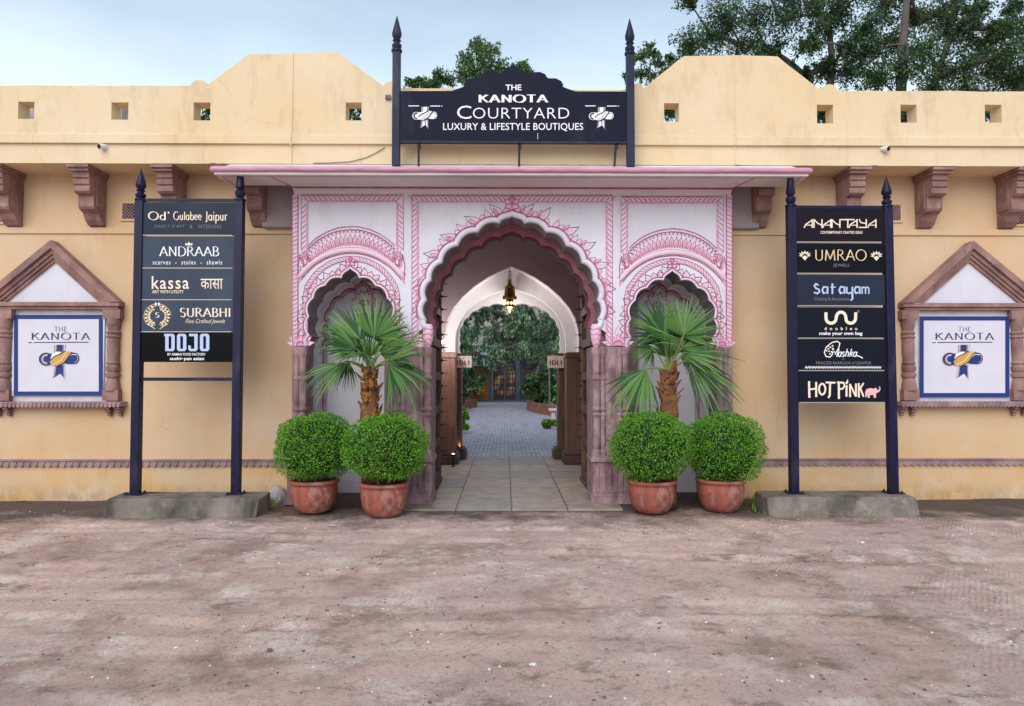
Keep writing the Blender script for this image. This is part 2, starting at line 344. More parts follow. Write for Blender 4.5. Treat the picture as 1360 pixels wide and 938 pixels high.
# text from Blender's built-in face, as flat polygons
_tc = {}
def sans(txt, bold=0.0, shear=0.0, space=1.0):
    cu = bpy.data.curves.new('lettering', 'FONT'); cu.body = txt; cu.size = 1; cu.offset = bold; cu.shear = shear; cu.space_character = space; cu.resolution_u = 3; cu.fill_mode = 'FRONT'
    ob = bpy.data.objects.new('lettering', cu); COL.objects.link(ob)
    dg = bpy.context.evaluated_depsgraph_get(); dg.update()
    me = bpy.data.meshes.new_from_object(ob.evaluated_get(dg))
    sh = [[(me.vertices[i].co.x, me.vertices[i].co.y) for i in p.vertices] for p in me.polygons]
    bpy.data.objects.remove(ob); bpy.data.curves.remove(cu); bpy.data.meshes.remove(me)
    return sh
# a drawn roman letter: pen skeletons swept with a broad nib, plus serifs
def glyph(c):
    A = arc
    V = lambda x, y0=0, y1=1: [(x, y0), (x, y1)]
    g = {
     'A': (.84, [[(.04, 0), (.42, 1)], [(.42, 1), (.80, 0)], [(.18, .34), (.66, .34)]], [(.04, 0), (.80, 0)]),
     'B': (.68, [V(.12), [(.12, 1), (.32, 1)] + A(.32, .76, .22, .24, 90, -90, 10) + [(.12, .52)], [(.32, .52)] + A(.34, .26, .27, .26, 90, -90, 10) + [(.12, 0)]], [(.12, 0), (.12, 1)]),
     'C': (.86, [A(.48, .5, .44, .5, 48, 312, 20)], []),
     'D': (.86, [V(.12), [(.12, 1), (.34, 1)] + A(.36, .5, .42, .5, 90, -90, 16) + [(.12, 0)]], [(.12, 0), (.12, 1)]),
     'E': (.64, [V(.12), [(.12, 1), (.56, 1)], [(.12, .52), (.48, .52)], [(.12, 0), (.58, 0)]], [(.12, 0), (.12, 1)]),
     'F': (.6, [V(.12), [(.12, 1), (.56, 1)], [(.12, .52), (.48, .52)]], [(.12, 0), (.12, 1)]),
     'G': (.9, [A(.48, .5, .44, .5, 48, 318, 20), V(.82, .1, .45)], [(.80, .45)]),
     'H': (.86, [V(.14), V(.72), [(.14, .52), (.72, .52)]], [(.14, 0), (.72, 0), (.14, 1), (.72, 1)]),
     'I': (.32, [V(.16)], [(.16, 0), (.16, 1)]),
     'J': (.4, [[(.24, 1), (.24, .05)] + A(.08, .05, .16, .2, 0, -100, 6)], [(.24, 1)]),
     'K': (.82, [V(.14), [(.70, 1), (.16, .45)], [(.32, .58), (.76, 0)]], [(.14, 0), (.14, 1), (.70, 1), (.76, 0)]),
     'L': (.6, [V(.12), [(.12, 0), (.56, 0)]], [(.12, 0), (.12, 1)]),
     'M': (1.04, [[(.10, 0), (.18, 1)], [(.18, 1), (.52, .12)], [(.52, .12), (.86, 1)], [(.86, 1), (.94, 0)]], [(.10, 0), (.94, 0)]),
     'N': (.9, [V(.14), [(.14, 1), (.74, 0)], V(.74)], [(.14, 0), (.14, 1), (.74, 1)]),
     'O': (.98, [A(.49, .5, .45, .5, 0, 360, 28)], []),
     'P': (.64, [V(.12), [(.12, 1), (.32, 1)] + A(.32, .74, .24, .26, 90, -90, 10) + [(.12, .48)]], [(.12, 0), (.12, 1)]),
     'R': (.76, [V(.12), [(.12, 1), (.32, 1)] + A(.32, .76, .23, .24, 90, -90, 10) + [(.12, .52)], [(.32, .52), (.72, 0)]], [(.12, 0), (.12, 1), (.72, 0)]),
     'S': (.62, [A(.31, .75, .22, .25, 35, 250, 12) + A(.30, .25, .25, .27, 80, -145, 14)], []),
     'T': (.76, [V(.38), [(.02, 1), (.74, 1)]], [(.38, 0)]),
     'U': (.84, [[(.14, 1), (.14, .3)] + A(.42, .3, .28, .3, 180, 360, 14) + [(.70, 1)]], [(.14, 1), (.70, 1)]),
     'Y': (.8, [[(.04, 1), (.4, .46)], [(.76, 1), (.4, .46)], V(.4, 0, .46)], [(.04, 1), (.76, 1), (.4, 0)]),
     'W': (1.1, [[(.02, 1), (.28, 0)], [(.28, 0), (.55, 1)], [(.55, 1), (.82, 0)], [(.82, 0), (1.08, 1)]], [(.02, 1), (1.08, 1)]),
     'a': (.58, [A(.26, .30, .22, .30, 20, 340, 14), V(.48, 0, .62)], [(.48, 0)]),
     'b': (.62, [V(.12), A(.34, .30, .23, .30, 160, -160, 14)], [(.12, 1)]),
     'c': (.5, [A(.28, .30, .24, .30, 45, 315, 14)], []),
     'd': (.62, [V(.50), A(.28, .30, .23, .30, 20, 340, 14)], [(.50, 1), (.50, 0)]),
     'e': (.56, [[(.06, .33), (.50, .33)] + A(.28, .32, .23, .30, 5, 315, 16)], []),
     'h': (.62, [V(.12), A(.31, .4, .19, .22, 180, 0, 8) + [(.50, 0)]], [(.12, 1), (.12, 0), (.50, 0)]),
     'i': (.26, [V(.13, 0, .62), V(.13, .82, .95)], [(.13, 0)]),
     'k': (.56, [V(.12), [(.48, .62), (.14, .28)], [(.24, .36), (.52, 0)]], [(.12, 0)]),
     'l': (.26, [V(.13)], [(.13, 0), (.13, 1)]),
     'n': (.62, [V(.12, 0, .62), A(.31, .4, .19, .22, 180, 0, 8) + [(.50, 0)]], [(.12, 0), (.50, 0)]),
     'm': (.9, [V(.10, 0, .62), A(.27, .42, .17, .20, 180, 0, 8) + [(.44, 0)], A(.61, .42, .17, .20, 180, 0, 8) + [(.78, 0)]], []),
     'p': (.62, [V(.12, -.34, .62), A(.34, .30, .23, .30, 160, -160, 14)], [(.12, -.34)]),
     'r': (.42, [V(.12, 0, .62), A(.30, .36, .18, .25, 170, 50, 7)], [(.12, 0)]),
     's': (.46, [A(.23, .46, .15, .15, 40, 255, 9) + A(.22, .155, .17, .16, 80, -145, 10)], []),
     't': (.4, [[(.16, .86), (.16, .12)] + A(.28, .12, .12, .12, 180, 290, 6), [(.02, .62), (.34, .62)]], []),
     'u': (.62, [[(.12, .62), (.12, .22)] + A(.30, .22, .18, .22, 180, 360, 8), V(.48, 0, .62)], [(.48, 0)]),
     'y': (.56, [[(.06, .62), (.06, .30)] + A(.27, .28, .21, .24, 180, 360, 8), [(.48, .62), (.48, -.2)] + A(.3, -.2, .18, .16, 0, -140, 6)], []),
     "'": (.2, [[(.08, 1), (.12, .78)]], []),
     ' ': (.36, [], []),
    }
    return g[c]
def roman(txt, thick=.15, thin=.055, nib=18, serif=.11, track=.1, shear=0.0):
    sh = []; x = 0.0
    for c in txt:
        w, st, se = glyph(c)
        for s in st:
            pts = []
            for i in range(len(s) - 1):
                pts.append(s[i])
                if len(s) < 6: pts.append(((s[i][0] + s[i + 1][0]) / 2, (s[i][1] + s[i + 1][1]) / 2))
            pts.append(s[-1]); ws = []
            for i in range(len(pts)):
                a = pts[max(i - 1, 0)]; b = pts[min(i + 1, len(pts) - 1)]; an = math.atan2(b[1] - a[1], b[0] - a[0])
                ws.append(thin + (thick - thin) * abs(math.sin(an + R(nib))) ** 1.3)
            sh += [[(p[0] + x + shear * p[1], p[1]) for p in q] for q in seg_sweep(pts, ws)]
        if serif:
            for (sx, sy) in se:
                h = thin * .8; y = sy + (h / 2 if sy < .5 else -h / 2)
                sh.append([(x + sx - serif + shear * y, y - h / 2), (x + sx + serif + shear * y, y - h / 2), (x + sx + serif + shear * y, y + h / 2), (x + sx - serif + shear * y, y + h / 2)])
        x += w + track
    return sh

# ================================================================== GROUND
YF = -0.30                     # face of the painted porch
YU = -0.45                     # face of the overhanging upper wall
def axis(bounds):
    out = []
    for a, b, st in bounds:
        n = max(1, int(round((b - a) / st))); out += [a + (b - a) * i / n for i in range(n)]
    return out + [bounds[-1][1]]
gx = axis([(-300, -60, 60), (-60, -14, 6), (-14, -8, .6), (-8, 8, .04), (8, 14, .6), (14, 60, 6), (60, 300, 60)])
gy = axis([(-300, -60, 60), (-60, -14, 6), (-14, -6.6, .4), (-6.6, 0.0, .032), (0.0, 2, .5), (2, 60, 8), (60, 400, 60)])
def gheight(x, y):
    if y > 0.3 or abs(x) > 13 or y < -13: return 0.0
    a = noise.noise(Vector((x * .5, y * .9, 1.3))) * .022 + noise.noise(Vector((x * 1.6, y * 3.2, 4.1))) * .012
    a += noise.noise(Vector((x * 5, y * 9, 7.7))) * .006 + noise.noise(Vector((x * 13, y * 17, 2.2))) * .0035
    r = noise.noise(Vector((x * .35, y * 4.5, 9.9)))             # shallow drag marks and wheel ruts along the wall
    if r > .18: a -= (r - .18) * .05
    for (x0, y0, ang, w) in ((-3, -3.1, 6, .11), (-3, -4.5, 8, .11), (2.5, -2.6, -9, .10), (2.8, -4.4, -7, .12), (3.5, -5.2, 24, .10)):     # wheel ruts
        dx, dy = x - x0, y - y0 - .25 * math.sin(x * .5 + ang); dd = abs(dy * math.cos(R(ang)) - dx * math.sin(R(ang)) * .6); q_ = dd / w
        if q_ < 2.2: a += (-.013 if q_ < 1 else .008 * (1 - abs(q_ - 1.5) / .7)) * (.5 + noise.noise(Vector((x * 1.1, y, ang)))) + (.003 * math.sin(x * 60) if q_ < 1 else 0)
    k = 1.0
    if abs(x) < 1.7 and y > -1.1: k = 0.25
    a = a * k - .008
    if abs(x) < 1.45 and y > -.72: a = min(a, -.012)
    return a
g = MB(); nx_ = len(gx)
g.v = [Vector((x, y, gheight(x, y))) for y in gy for x in gx]
g.f = [(j * nx_ + i, j * nx_ + i + 1, (j + 1) * nx_ + i + 1, (j + 1) * nx_ + i) for j in range(len(gy) - 1) for i in range(nx_ - 1)]
g.m = [0] * len(g.f)
def ground_material():
    m = bpy.data.materials.new('pinkish_dirt'); m.use_nodes = True; t = m.node_tree; n = t.nodes; l = t.links; b = n['Principled BSDF']
    b.inputs['Roughness'].default_value = 0.95; b.inputs['Specular IOR Level'].default_value = 0.15
    co = n.new('ShaderNodeTexCoord')
    def N(scale, detail, st=(1, 1, 1), rough=.6, off=(0, 0, 0)):
        mm = n.new('ShaderNodeMapping'); mm.inputs['Scale'].default_value = st; mm.inputs['Location'].default_value = off
        a = n.new('ShaderNodeTexNoise'); a.inputs['Scale'].default_value = scale; a.inputs['Detail'].default_value = detail; a.inputs['Roughness'].default_value = rough
        l.new(co.outputs['Object'], mm.inputs[0]); l.new(mm.outputs[0], a.inputs[0]); return a.outputs[0]
    def rg(s, a, b2, c=0., d=1.):
        r = n.new('ShaderNodeMapRange'); r.inputs[1].default_value = a; r.inputs[2].default_value = b2; r.inputs[3].default_value = c; r.inputs[4].default_value = d; l.new(s, r.inputs[0]); return r.outputs[0]
    def mix(f, a, b2):
        x = n.new('ShaderNodeMix'); x.data_type = 'RGBA'; l.new(f, x.inputs[0])
        if isinstance(a, tuple): x.inputs[6].default_value = a
        else: l.new(a, x.inputs[6])
        x.inputs[7].default_value = b2; return x.outputs[2]
    c = mix(rg(N(.45, 6, off=(3, 1, 0)), .40, .60), lin(230, 194, 178), lin(208, 177, 169))
    c = mix(rg(N(.9, 9, rough=.68, off=(4, 2, 0)), .50, .62, 0, .8), c, lin(164, 132, 116))
    c = mix(rg(N(1.5, 10, rough=.74, off=(1, 9, 0)), .51, .62, 0, .85), c, lin(240, 218, 206))
    c = mix(rg(N(2.2, 10, (.8, 1.2, 1), .78, (8, 3, 0)), .55, .64, 0, .8), c, lin(130, 104, 90))
    c = mix(rg(N(4.5, 10, rough=.8, off=(2, 8, 0)), .54, .62, 0, .55), c, lin(220, 184, 162))
    c = mix(rg(N(17, 9, rough=.85, off=(5, 5, 0)), .53, .60, 0, .6), c, lin(152, 130, 122))
    c = mix(rg(N(60, 5, rough=.8), .57, .63, 0, .75), c, lin(122, 106, 102))
    c = mix(rg(N(95, 4, rough=.75, off=(3, 3, 0)), .60, .66, 0, .7), c, lin(226, 216, 214))
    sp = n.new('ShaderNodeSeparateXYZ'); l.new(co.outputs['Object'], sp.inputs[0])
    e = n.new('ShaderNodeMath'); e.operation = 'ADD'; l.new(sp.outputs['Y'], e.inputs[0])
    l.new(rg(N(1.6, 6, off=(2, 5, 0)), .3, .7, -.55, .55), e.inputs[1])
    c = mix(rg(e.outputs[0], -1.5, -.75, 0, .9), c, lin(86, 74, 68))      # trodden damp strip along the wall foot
    l.new(c, b.inputs['Base Color'])
    bp = n.new('ShaderNodeBump'); bp.inputs['Strength'].default_value = .9; bp.inputs['Distance'].default_value = .03; 
    wv = n.new('ShaderNodeTexWave'); wv.inputs['Scale'].default_value = 9; wv.inputs['Distortion'].default_value = 3; wv.inputs['Detail'].default_value = 3; wv.inputs['Detail Scale'].default_value = 1.5
    wm = n.new('ShaderNodeMapping'); wm.inputs['Rotation'].default_value = (0, 0, R(35)); l.new(co.outputs['Object'], wm.inputs[0]); l.new(wm.outputs[0], wv.inputs[0])
    wq = n.new('ShaderNodeMath'); wq.operation = 'MULTIPLY'; l.new(wv.outputs['Fac'], wq.inputs[0]); l.new(rg(N(.8, 4, off=(20, 4, 0)), .52, .6, 0, .25), wq.inputs[1])      # patches of tyre tread and sweep marks
    ad_ = n.new('ShaderNodeMath'); ad_.operation = 'ADD'; l.new(N(20, 12, (1, 1.1, 1), .85), ad_.inputs[0]); l.new(wq.outputs[0], ad_.inputs[1]); l.new(ad_.outputs[0], bp.inputs['Height']); l.new(bp.outputs[0], b.inputs['Normal'])
    return m
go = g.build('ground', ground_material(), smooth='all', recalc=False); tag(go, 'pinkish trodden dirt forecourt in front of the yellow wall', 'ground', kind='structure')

def paving_material(name, c1, c2, cm, w, h, bump=.5, rough=.75, mortar=.012, off=.5):
    m = bpy.data.materials.new(name); m.use_nodes = True; t = m.node_tree; n = t.nodes; l = t.links; b = n['Principled BSDF']
    b.inputs['Roughness'].default_value = rough; b.inputs['Specular IOR Level'].default_value = .3
    co = n.new('ShaderNodeTexCoord'); br = n.new('ShaderNodeTexBrick'); br.inputs['Scale'].default_value = 1
    br.inputs['Brick Width'].default_value = w; br.inputs['Row Height'].default_value = h; br.inputs['Mortar Size'].default_value = mortar; br.inputs['Mortar Smooth'].default_value = .3
    br.inputs['Color1'].default_value = c1; br.inputs['Color2'].default_value = c2; br.inputs['Mortar'].default_value = cm; br.inputs['Bias'].default_value = 0; br.offset = off
    a = n.new('ShaderNodeTexNoise'); a.inputs['Scale'].default_value = 5; a.inputs['Detail'].default_value = 8
    dist = n.new('ShaderNodeMix'); dist.data_type = 'VECTOR'; dist.inputs[0].default_value = .02
    l.new(co.outputs['Object'], a.inputs[0]); l.new(co.outputs['Object'], dist.inputs[4]); l.new(a.outputs['Color'], dist.inputs[5])
    l.new(dist.outputs[1], br.inputs[0])
    x = n.new('ShaderNodeMix'); x.data_type = 'RGBA'; x.blend_type = 'MULTIPLY'; x.inputs[0].default_value = .55
    r = n.new('ShaderNodeMapRange'); r.inputs[1].default_value = .3; r.inputs[2].default_value = .7; r.inputs[3].default_value = .5; r.inputs[4].default_value = 1.3
    l.new(a.outputs[0], r.inputs[0]); l.new(br.outputs[0], x.inputs[6]); l.new(r.outputs[0], x.inputs[7]); l.new(x.outputs[2], b.inputs['Base Color'])
    bp = n.new('ShaderNodeBump'); bp.inputs['Strength'].default_value = bump; bp.inputs['Distance'].default_value = .02; bp.invert = True
    l.new(br.outputs['Fac'], bp.inputs['Height']); l.new(bp.outputs[0], b.inputs['Normal'])
    return m
FLAG = paving_material('flagstones', lin(156, 140, 126), lin(134, 128, 126), lin(96, 80, 72), .62, .78, .4, .55, .010, 0.0)
COB = paving_material('cobble_setts', lin(184, 180, 192), lin(160, 156, 170), lin(112, 108, 118), .17, .13, .9, .65, .014)
m = MB(); m.box(-1.32, 1.25, -.69, 4.42, -.1, .012); o = m.build('passage_floor', FLAG); tag(o, 'worn stone flags running through the gateway', 'floor', kind='structure')
m = MB(); m.box(-9, 9, 4.425, 60, -.1, .010); o = m.build('courtyard_path', COB); tag(o, 'grey cobbled courtyard path beyond the gateway', 'path', kind='structure')

# ================================================================== YELLOW WALL
XE = 14.0
XL, XR = X(388, YF), X(973, YF)      # porch edges
wall = thing('boundary_wall', 'long yellow limewashed wall with pierced parapet either side of the white gateway', 'wall', (0, 0, 0))
def zU(py, px=680): return at(px, py, YU).z
ZB = zU(219)                         # underside of the overhang
m = MB()
m.box(-XE, XL + .05, 0, .35, -.2, ZB); m.box(XR - .05, XE, 0, .35, -.2, ZB)
m.box(XL + .05, XR - .05, .25, .35, 3.7, ZB)
m.build('lower_wall', YELLOW, wall)
m = MB(); m.box(-XE, XL, -.022, -.001, Z(312, 0), Z(304, 0)); m.box(XR, XE, -.022, -.001, Z(312, 0), Z(304, 0)); m.build('string_course', YELLOW, wall, .004)
# overhang: fascia, cornice and the pierced parapet with its two stepped gables
m = MB(); m.box(-XE, XE, YU + .06, 5.0, ZB, zU(193))
bx_ = []
for i in range(320):
    x = -9 + 18 * i / 319; ch = max(0, noise.noise(Vector((x * 1.3, 0, 2))) - .25) * max(0, noise.noise(Vector((x * 14, 0, 7)))) * .16
    bx_.append((x, ZB + .002 + ch + .004 * noise.noise(Vector((x * 9, 3, 3)))))
m.ext([(-XE, ZB)] + bx_ + [(XE, ZB), (XE, zU(193) - .001), (-XE, zU(193) - .001)], YU, YU + .059)
m.build('overhang_fascia', CREAM, wall)
m = MB(); zc0, zc1 = zU(193), zU(180)
m.add([(-XE, YU + .05, zc0), (-XE, YU - .035, zc0), (-XE, YU - .035, zc1 - .02), (-XE, YU - .005, zc1), (-XE, YU + .05, zc1)] +
      [(XE, YU + .05, zc0), (XE, YU - .035, zc0), (XE, YU - .035, zc1 - .02), (XE, YU - .005, zc1), (XE, YU + .05, zc1)],
      [(i, (i + 1) % 5, 5 + (i + 1) % 5, 5 + i) for i in range(5)] + [(0, 1, 2, 3, 4), (9, 8, 7, 6, 5)])
m.build('cornice', CREAM, wall)
def U2(px, py): p = at(px, py, YU); return (p.x, p.z)
lobeL = [U2(*p) for p in arc(264, 114, 11, 8, 180, 350, 8)]
lobeL2 = [U2(*p) for p in arc(518, 116, 9, 8, 190, 340, 8)]
lobeR = [U2(*p) for p in arc(846, 119, 9, 8, 200, 350, 8)]
lobeR2 = [U2(*p) for p in arc(1102, 120, 10, 8, 190, 355, 8)]
top = [(-XE, zU(115, 0))] + lobeL + [U2(275, 113), U2(330, 72.5), U2(388, 70.5), U2(447, 69), U2(508, 113)] + lobeL2 + [U2(529, 117), U2(826, 120)] + lobeR + \
      [U2(857, 115.5), U2(909, 74), U2(975, 73.5), U2(1033, 75), U2(1086, 117)] + lobeR2 + [U2(1114, 120.5), (XE, zU(122, 1360))]
def rough(line, amp, step=.12):
    out = []
    for a, b in zip(line[:-1], line[1:]):
        n_ = max(1, int(math.hypot(b[0] - a[0], b[1] - a[1]) / step))
        for i in range(n_):
            x, z = a[0] + (b[0] - a[0]) * i / n_, a[1] + (b[1] - a[1]) * i / n_; out.append((x, z + amp * noise.noise(Vector((x * 3.1, z * 2, 5))) + amp * .6 * noise.noise(Vector((x * 11, z * 9, 1)))))
    return out + [line[-1]]
outer = [(-XE, zc1 - .03)] + rough(top, .007) + [(XE, zc1 - .03)]
HOLES = [(24, 135, 45, 158), (148, 136, 170, 159), (257, 136, 279, 160), (459, 136, 480, 160), (882, 137, 902, 162), (1085, 139, 1107, 164), (1196, 139, 1218, 163), (1308, 139, 1331, 163)]
hl = []
for a, b, c, d in HOLES:
    p, q = at(a, b, YU), at(c, d, YU); hl.append([(p.x, p.z), (q.x, p.z), (q.x, q.z), (p.x, q.z)])
m = MB(); m.ext(outer, YU + .003, YU + .2, hl); m.build('parapet', CREAM, wall)
for px in (388, 975):
    m = MB(); xs = X(px, YU, 130); m.tube([(xs, YU + .004, zU(72, px)), (xs, YU + .004, zU(180, px))], .013, 8); m.tube([(xs, YU - .036, zU(180, px)), (xs, YU - .036, zU(194, px))], .012, 8)
    m.tube([(xs, YU, zU(194, px)), (xs, YU, zU(218, px))], .012, 8); m.build('joint_strip', CREAM, wall)
# carved stone band near the foot
zb0, zb1 = Z(619, 0), Z(611, 0)
for xa, xb in ((-XE, XL), (XR, XE)):
    m = MB(); m.box(xa, xb, -.025, -.001, zb0 + .012, zb1)
    n_ = int((min(xb, 9) - max(xa, -9)) / .085); x0 = max(xa, -9)
    for i in range(n_):
        xx = x0 + i * .085
        m.hexa([(xx + .004, -.032, zb0), (xx + .052, -.032, zb0), (xx + .052, -.02, zb0), (xx + .004, -.02, zb0), (xx + .034, -.036, zb1 - .02), (xx + .078, -.036, zb1 - .02), (xx + .078, -.02, zb1 - .02), (xx + .034, -.02, zb1 - .02)])
    m.box(xa, xb, -.045, -.002, zb1 + .001, zb1 + .016)
    m.build('carved_stone_band', STONEL, wall)
# vents with stone lattice
for px, py in ((-3, 285), (172, 281), (1187, 283), (1356, 288)):
    a = at(px - 11, py - 13, 0); b = at(px + 11, py + 13, 0); m = MB()
    x0, x1, z1, z0 = a.x, b.x, a.z, b.z; fw = .025
    m.box(x0, x1, -.02, -.001, z1 - fw, z1); m.box(x0, x1, -.02, -.001, z0, z0 + fw); m.box(x0, x0 + fw, -.02, -.001, z0 + fw, z1 - fw); m.box(x1 - fw, x1, -.02, -.001, z0 + fw, z1 - fw)
    m.box(x0 + fw, x1 - fw, -.004, -.001, z0 + fw, z1 - fw, 1)  # dark backing sheet, its colour stands for the shade inside the lattice holes
    st = .042
    for i in range(6):
        for j in range(6):
            cx, cz = x0 + fw + .012 + i * st, z0 + fw + .012 + j * st
            if cx < x1 - fw and cz < z1 - fw:
                m.tube([(cx - .021, -.012, cz - .021), (cx + .021, -.012, cz + .021)], .0065, 4, 2); m.tube([(cx - .021, -.013, cz + .021), (cx + .021, -.013, cz - .021)], .0065, 4, 2)
    m.build('vent_grille', [YELLOW, DARKM, STONEL], wall)
# carved brackets: profile in y,z pushed through x
bh = ZB - Z(303, 0)
prof = [(0, 0), (-.43, 0), (-.43, -.045), (-.40, -.05), (-.40, -.075), (-.37, -.08), (-.365, -.14), (-.34, -.15), (-.365, -.17), (-.36, -.22), (-.335, -.235), (-.35, -.25), (-.345, -.30), (-.31, -.325),
        (-.26, -.33), (-.255, -.47), (-.235, -.50), (-.20, -.51), (-.16, -.53), (-.12, -.60), (-.06, -.655), (0, -.67)]
k = bh / .67
def bracket(xc):
    m = MB(); w = .095
    for (a, b2, half) in ((0, len(prof), w),):
        P_ = [(y, ZB - .002 + z * k) for y, z in prof]
        n = len(P_); tri = tessellate_polygon([[Vector((p[0], p[1], 0)) for p in P_]])
        m.add([(xc - w, p[0], p[1]) for p in P_] + [(xc + w, p[0], p[1]) for p in P_], [tuple(t) for t in tri] + [tuple(n + i for i in reversed(t)) for t in tri] + [(i, (i + 1) % n, n + (i + 1) % n, n + i) for i in range(n)])
    m.box(xc - w - .035, xc + w + .035, -.448, .0, ZB - .04, ZB - .004); m.box(xc - w - .02, xc + w + .02, -.415, .0, ZB - .075, ZB - .041)
    for s in (-1, 1):   # shallow carved panel on each cheek
        m.box(xc + s * (w + .004) - .006, xc + s * (w + .004) + .006, -.22, -.03, ZB - .42 * k - .05, ZB - .12)
    m.build('bracket', [STONED], wall, .006)
for pxf in (-8, 107, 218, 333, 1020, 1140, 1249, 1362):
    bracket(at(pxf, 235, -.37).x)
bx = at(-8, 235, -.37).x - 1.0; bracket(bx); bracket(at(1362, 235, -.37).x + 1.0)
# grey plaster blocks each side of the porch head
for a, b in ((347, XL), (None, XR)):
    m = MB(); zz0, zz1 = Z(303, -.1), ZB - .003
    if a: m.box(X(347, -.1, 280), XL + .02, -.1, -.002, zz0, zz1)
    else: m.box(XR - .02, X(1009, -.1, 280), -.1, -.002, zz0, zz1)
    m.build('plaster_block', GREYPL, wall, .03)

# ================================================================== PAINTED GATE PORCH
porch = thing('gate_porch', 'white gateway front painted with pink floral borders around three scalloped arches', 'gateway', (0, YF, 0))
def P(px, py): p = at(px, py, YF); return (p.x, p.z)
def foil(half, apex, cx, bulge=.2, ab=.1, n=7):
    """half: cusps from the spring up to the one next to the apex, left side, photo pixels"""
    pts = []
    seq = half + [apex]
    for i in range(len(seq) - 1):
        p, q = seq[i], seq[i + 1]; last = i == len(seq) - 2
        dx, dy = q[0] - p[0], q[1] - p[1]; L = math.hypot(dx, dy); nx, ny = dy / L, -dx / L
        if nx * -1 < 0 and False: pass
        b = ab if last else bulge
        for j in range(n):
            t = j / n; h = 4 * t * (1 - t) * b * L
            if last: h = (math.sin(math.pi * t) * .16 * (1 - t) * 1.5 - .02 * math.sin(math.pi * t)) * L
            pts.append((p[0] + dx * t + nx * h, p[1] + dy * t + ny * h))
    pts.append(apex)
    return pts + [(2 * cx - p[0], p[1]) for p in reversed(pts[:-1])]
# direction of bulge: to the left/up of travel (outwards) for the left half
main_half = [(568.5, 432), (566.5, 424), (567.5, 399), (573.5, 373), (588, 349.7), (608.6, 327.4), (635, 309.5), (663.5, 297.5)]
MAIN = foil(main_half, (680, 288), 680, .2)
nl_half = [(406, 460), (411.5, 446), (410.5, 420.6), (416.4, 396), (432, 379.6), (453.7, 369.5)]
NL = foil(nl_half, (465.2, 356.5), 465.2, .2)
NRc = 892.8
NR = [(p[0] - 465.2 + NRc, p[1] + 3) for p in NL]
def W2(pts): return [P(*p) for p in pts]
outer = [P(388, 459)] + W2(NL) + [P(524.4, 459), P(569, 459)] + W2(MAIN) + [P(791, 459), P(834, 459)] + W2(NR) + [P(952, 459), P(973, 459), P(973, 252), P(388, 250)]
# keep order: along the bottom left->right through the three openings
outer = [P(388, 460)] + W2(NL) + W2(MAIN) + W2(NR) + [P(973, 460)] + [(XR, Z(249, YF)), (XL, Z(249, YF))]
outer[1 + len(NL) - 1] = P(524.4, 460)
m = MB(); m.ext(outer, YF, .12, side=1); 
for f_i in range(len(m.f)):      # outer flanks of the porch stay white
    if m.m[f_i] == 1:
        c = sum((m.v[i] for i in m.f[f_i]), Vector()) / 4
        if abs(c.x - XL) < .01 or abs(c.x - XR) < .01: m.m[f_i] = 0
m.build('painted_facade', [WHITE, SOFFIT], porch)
# rounded plaster lip of the big arch, small ones on the side arches
def lip(curve, off, rad, name, mt, y=YF):
    mm = MB(); mm.tube([(p[0], y, p[1]) for p in W2(offset(curve, off))], rad, 8); return mm.build(name, mt, porch, smooth='all')
lip(MAIN, 4, .036, 'arch_lip', WHITE); lip(NL, 1, .014, 'arch_lip', WHITE); lip(NR, 1, .014, 'arch_lip', WHITE)
# second scalloped order, deeper in the big arch
def scale_about(pts, c, k): return [(c[0] + (p[0] - c[0]) * k, c[1] + (p[1] - c[1]) * k) for p in pts]
MW = W2(MAIN); ctr = ((MW[0][0] + MW[-1][0]) / 2, MW[0][1])
inn = scale_about(MW, ctr, .94); inn2 = scale_about(MW, ctr, .905)
base0 = .02
def legs(c, z=base0): return [(c[0][0], z)] + list(c) + [(c[-1][0], z)]
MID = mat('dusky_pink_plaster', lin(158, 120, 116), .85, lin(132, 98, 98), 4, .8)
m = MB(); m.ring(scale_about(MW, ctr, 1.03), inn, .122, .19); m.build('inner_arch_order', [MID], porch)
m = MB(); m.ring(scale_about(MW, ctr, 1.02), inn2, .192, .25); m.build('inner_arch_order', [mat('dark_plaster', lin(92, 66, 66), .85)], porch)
for kk, yy in ((.965, .121), (.943, .121)):
    m = MB(); cc = scale_about(MW, ctr, kk); 
    q = seg_sweep(cc, .012); m.add([(p[0], yy - .003, p[1]) for qd in q for p in qd], [tuple(range(4 * i, 4 * i + 4)) for i in range(len(q))]); m.build('arch_line', PRED, porch, recalc=False)
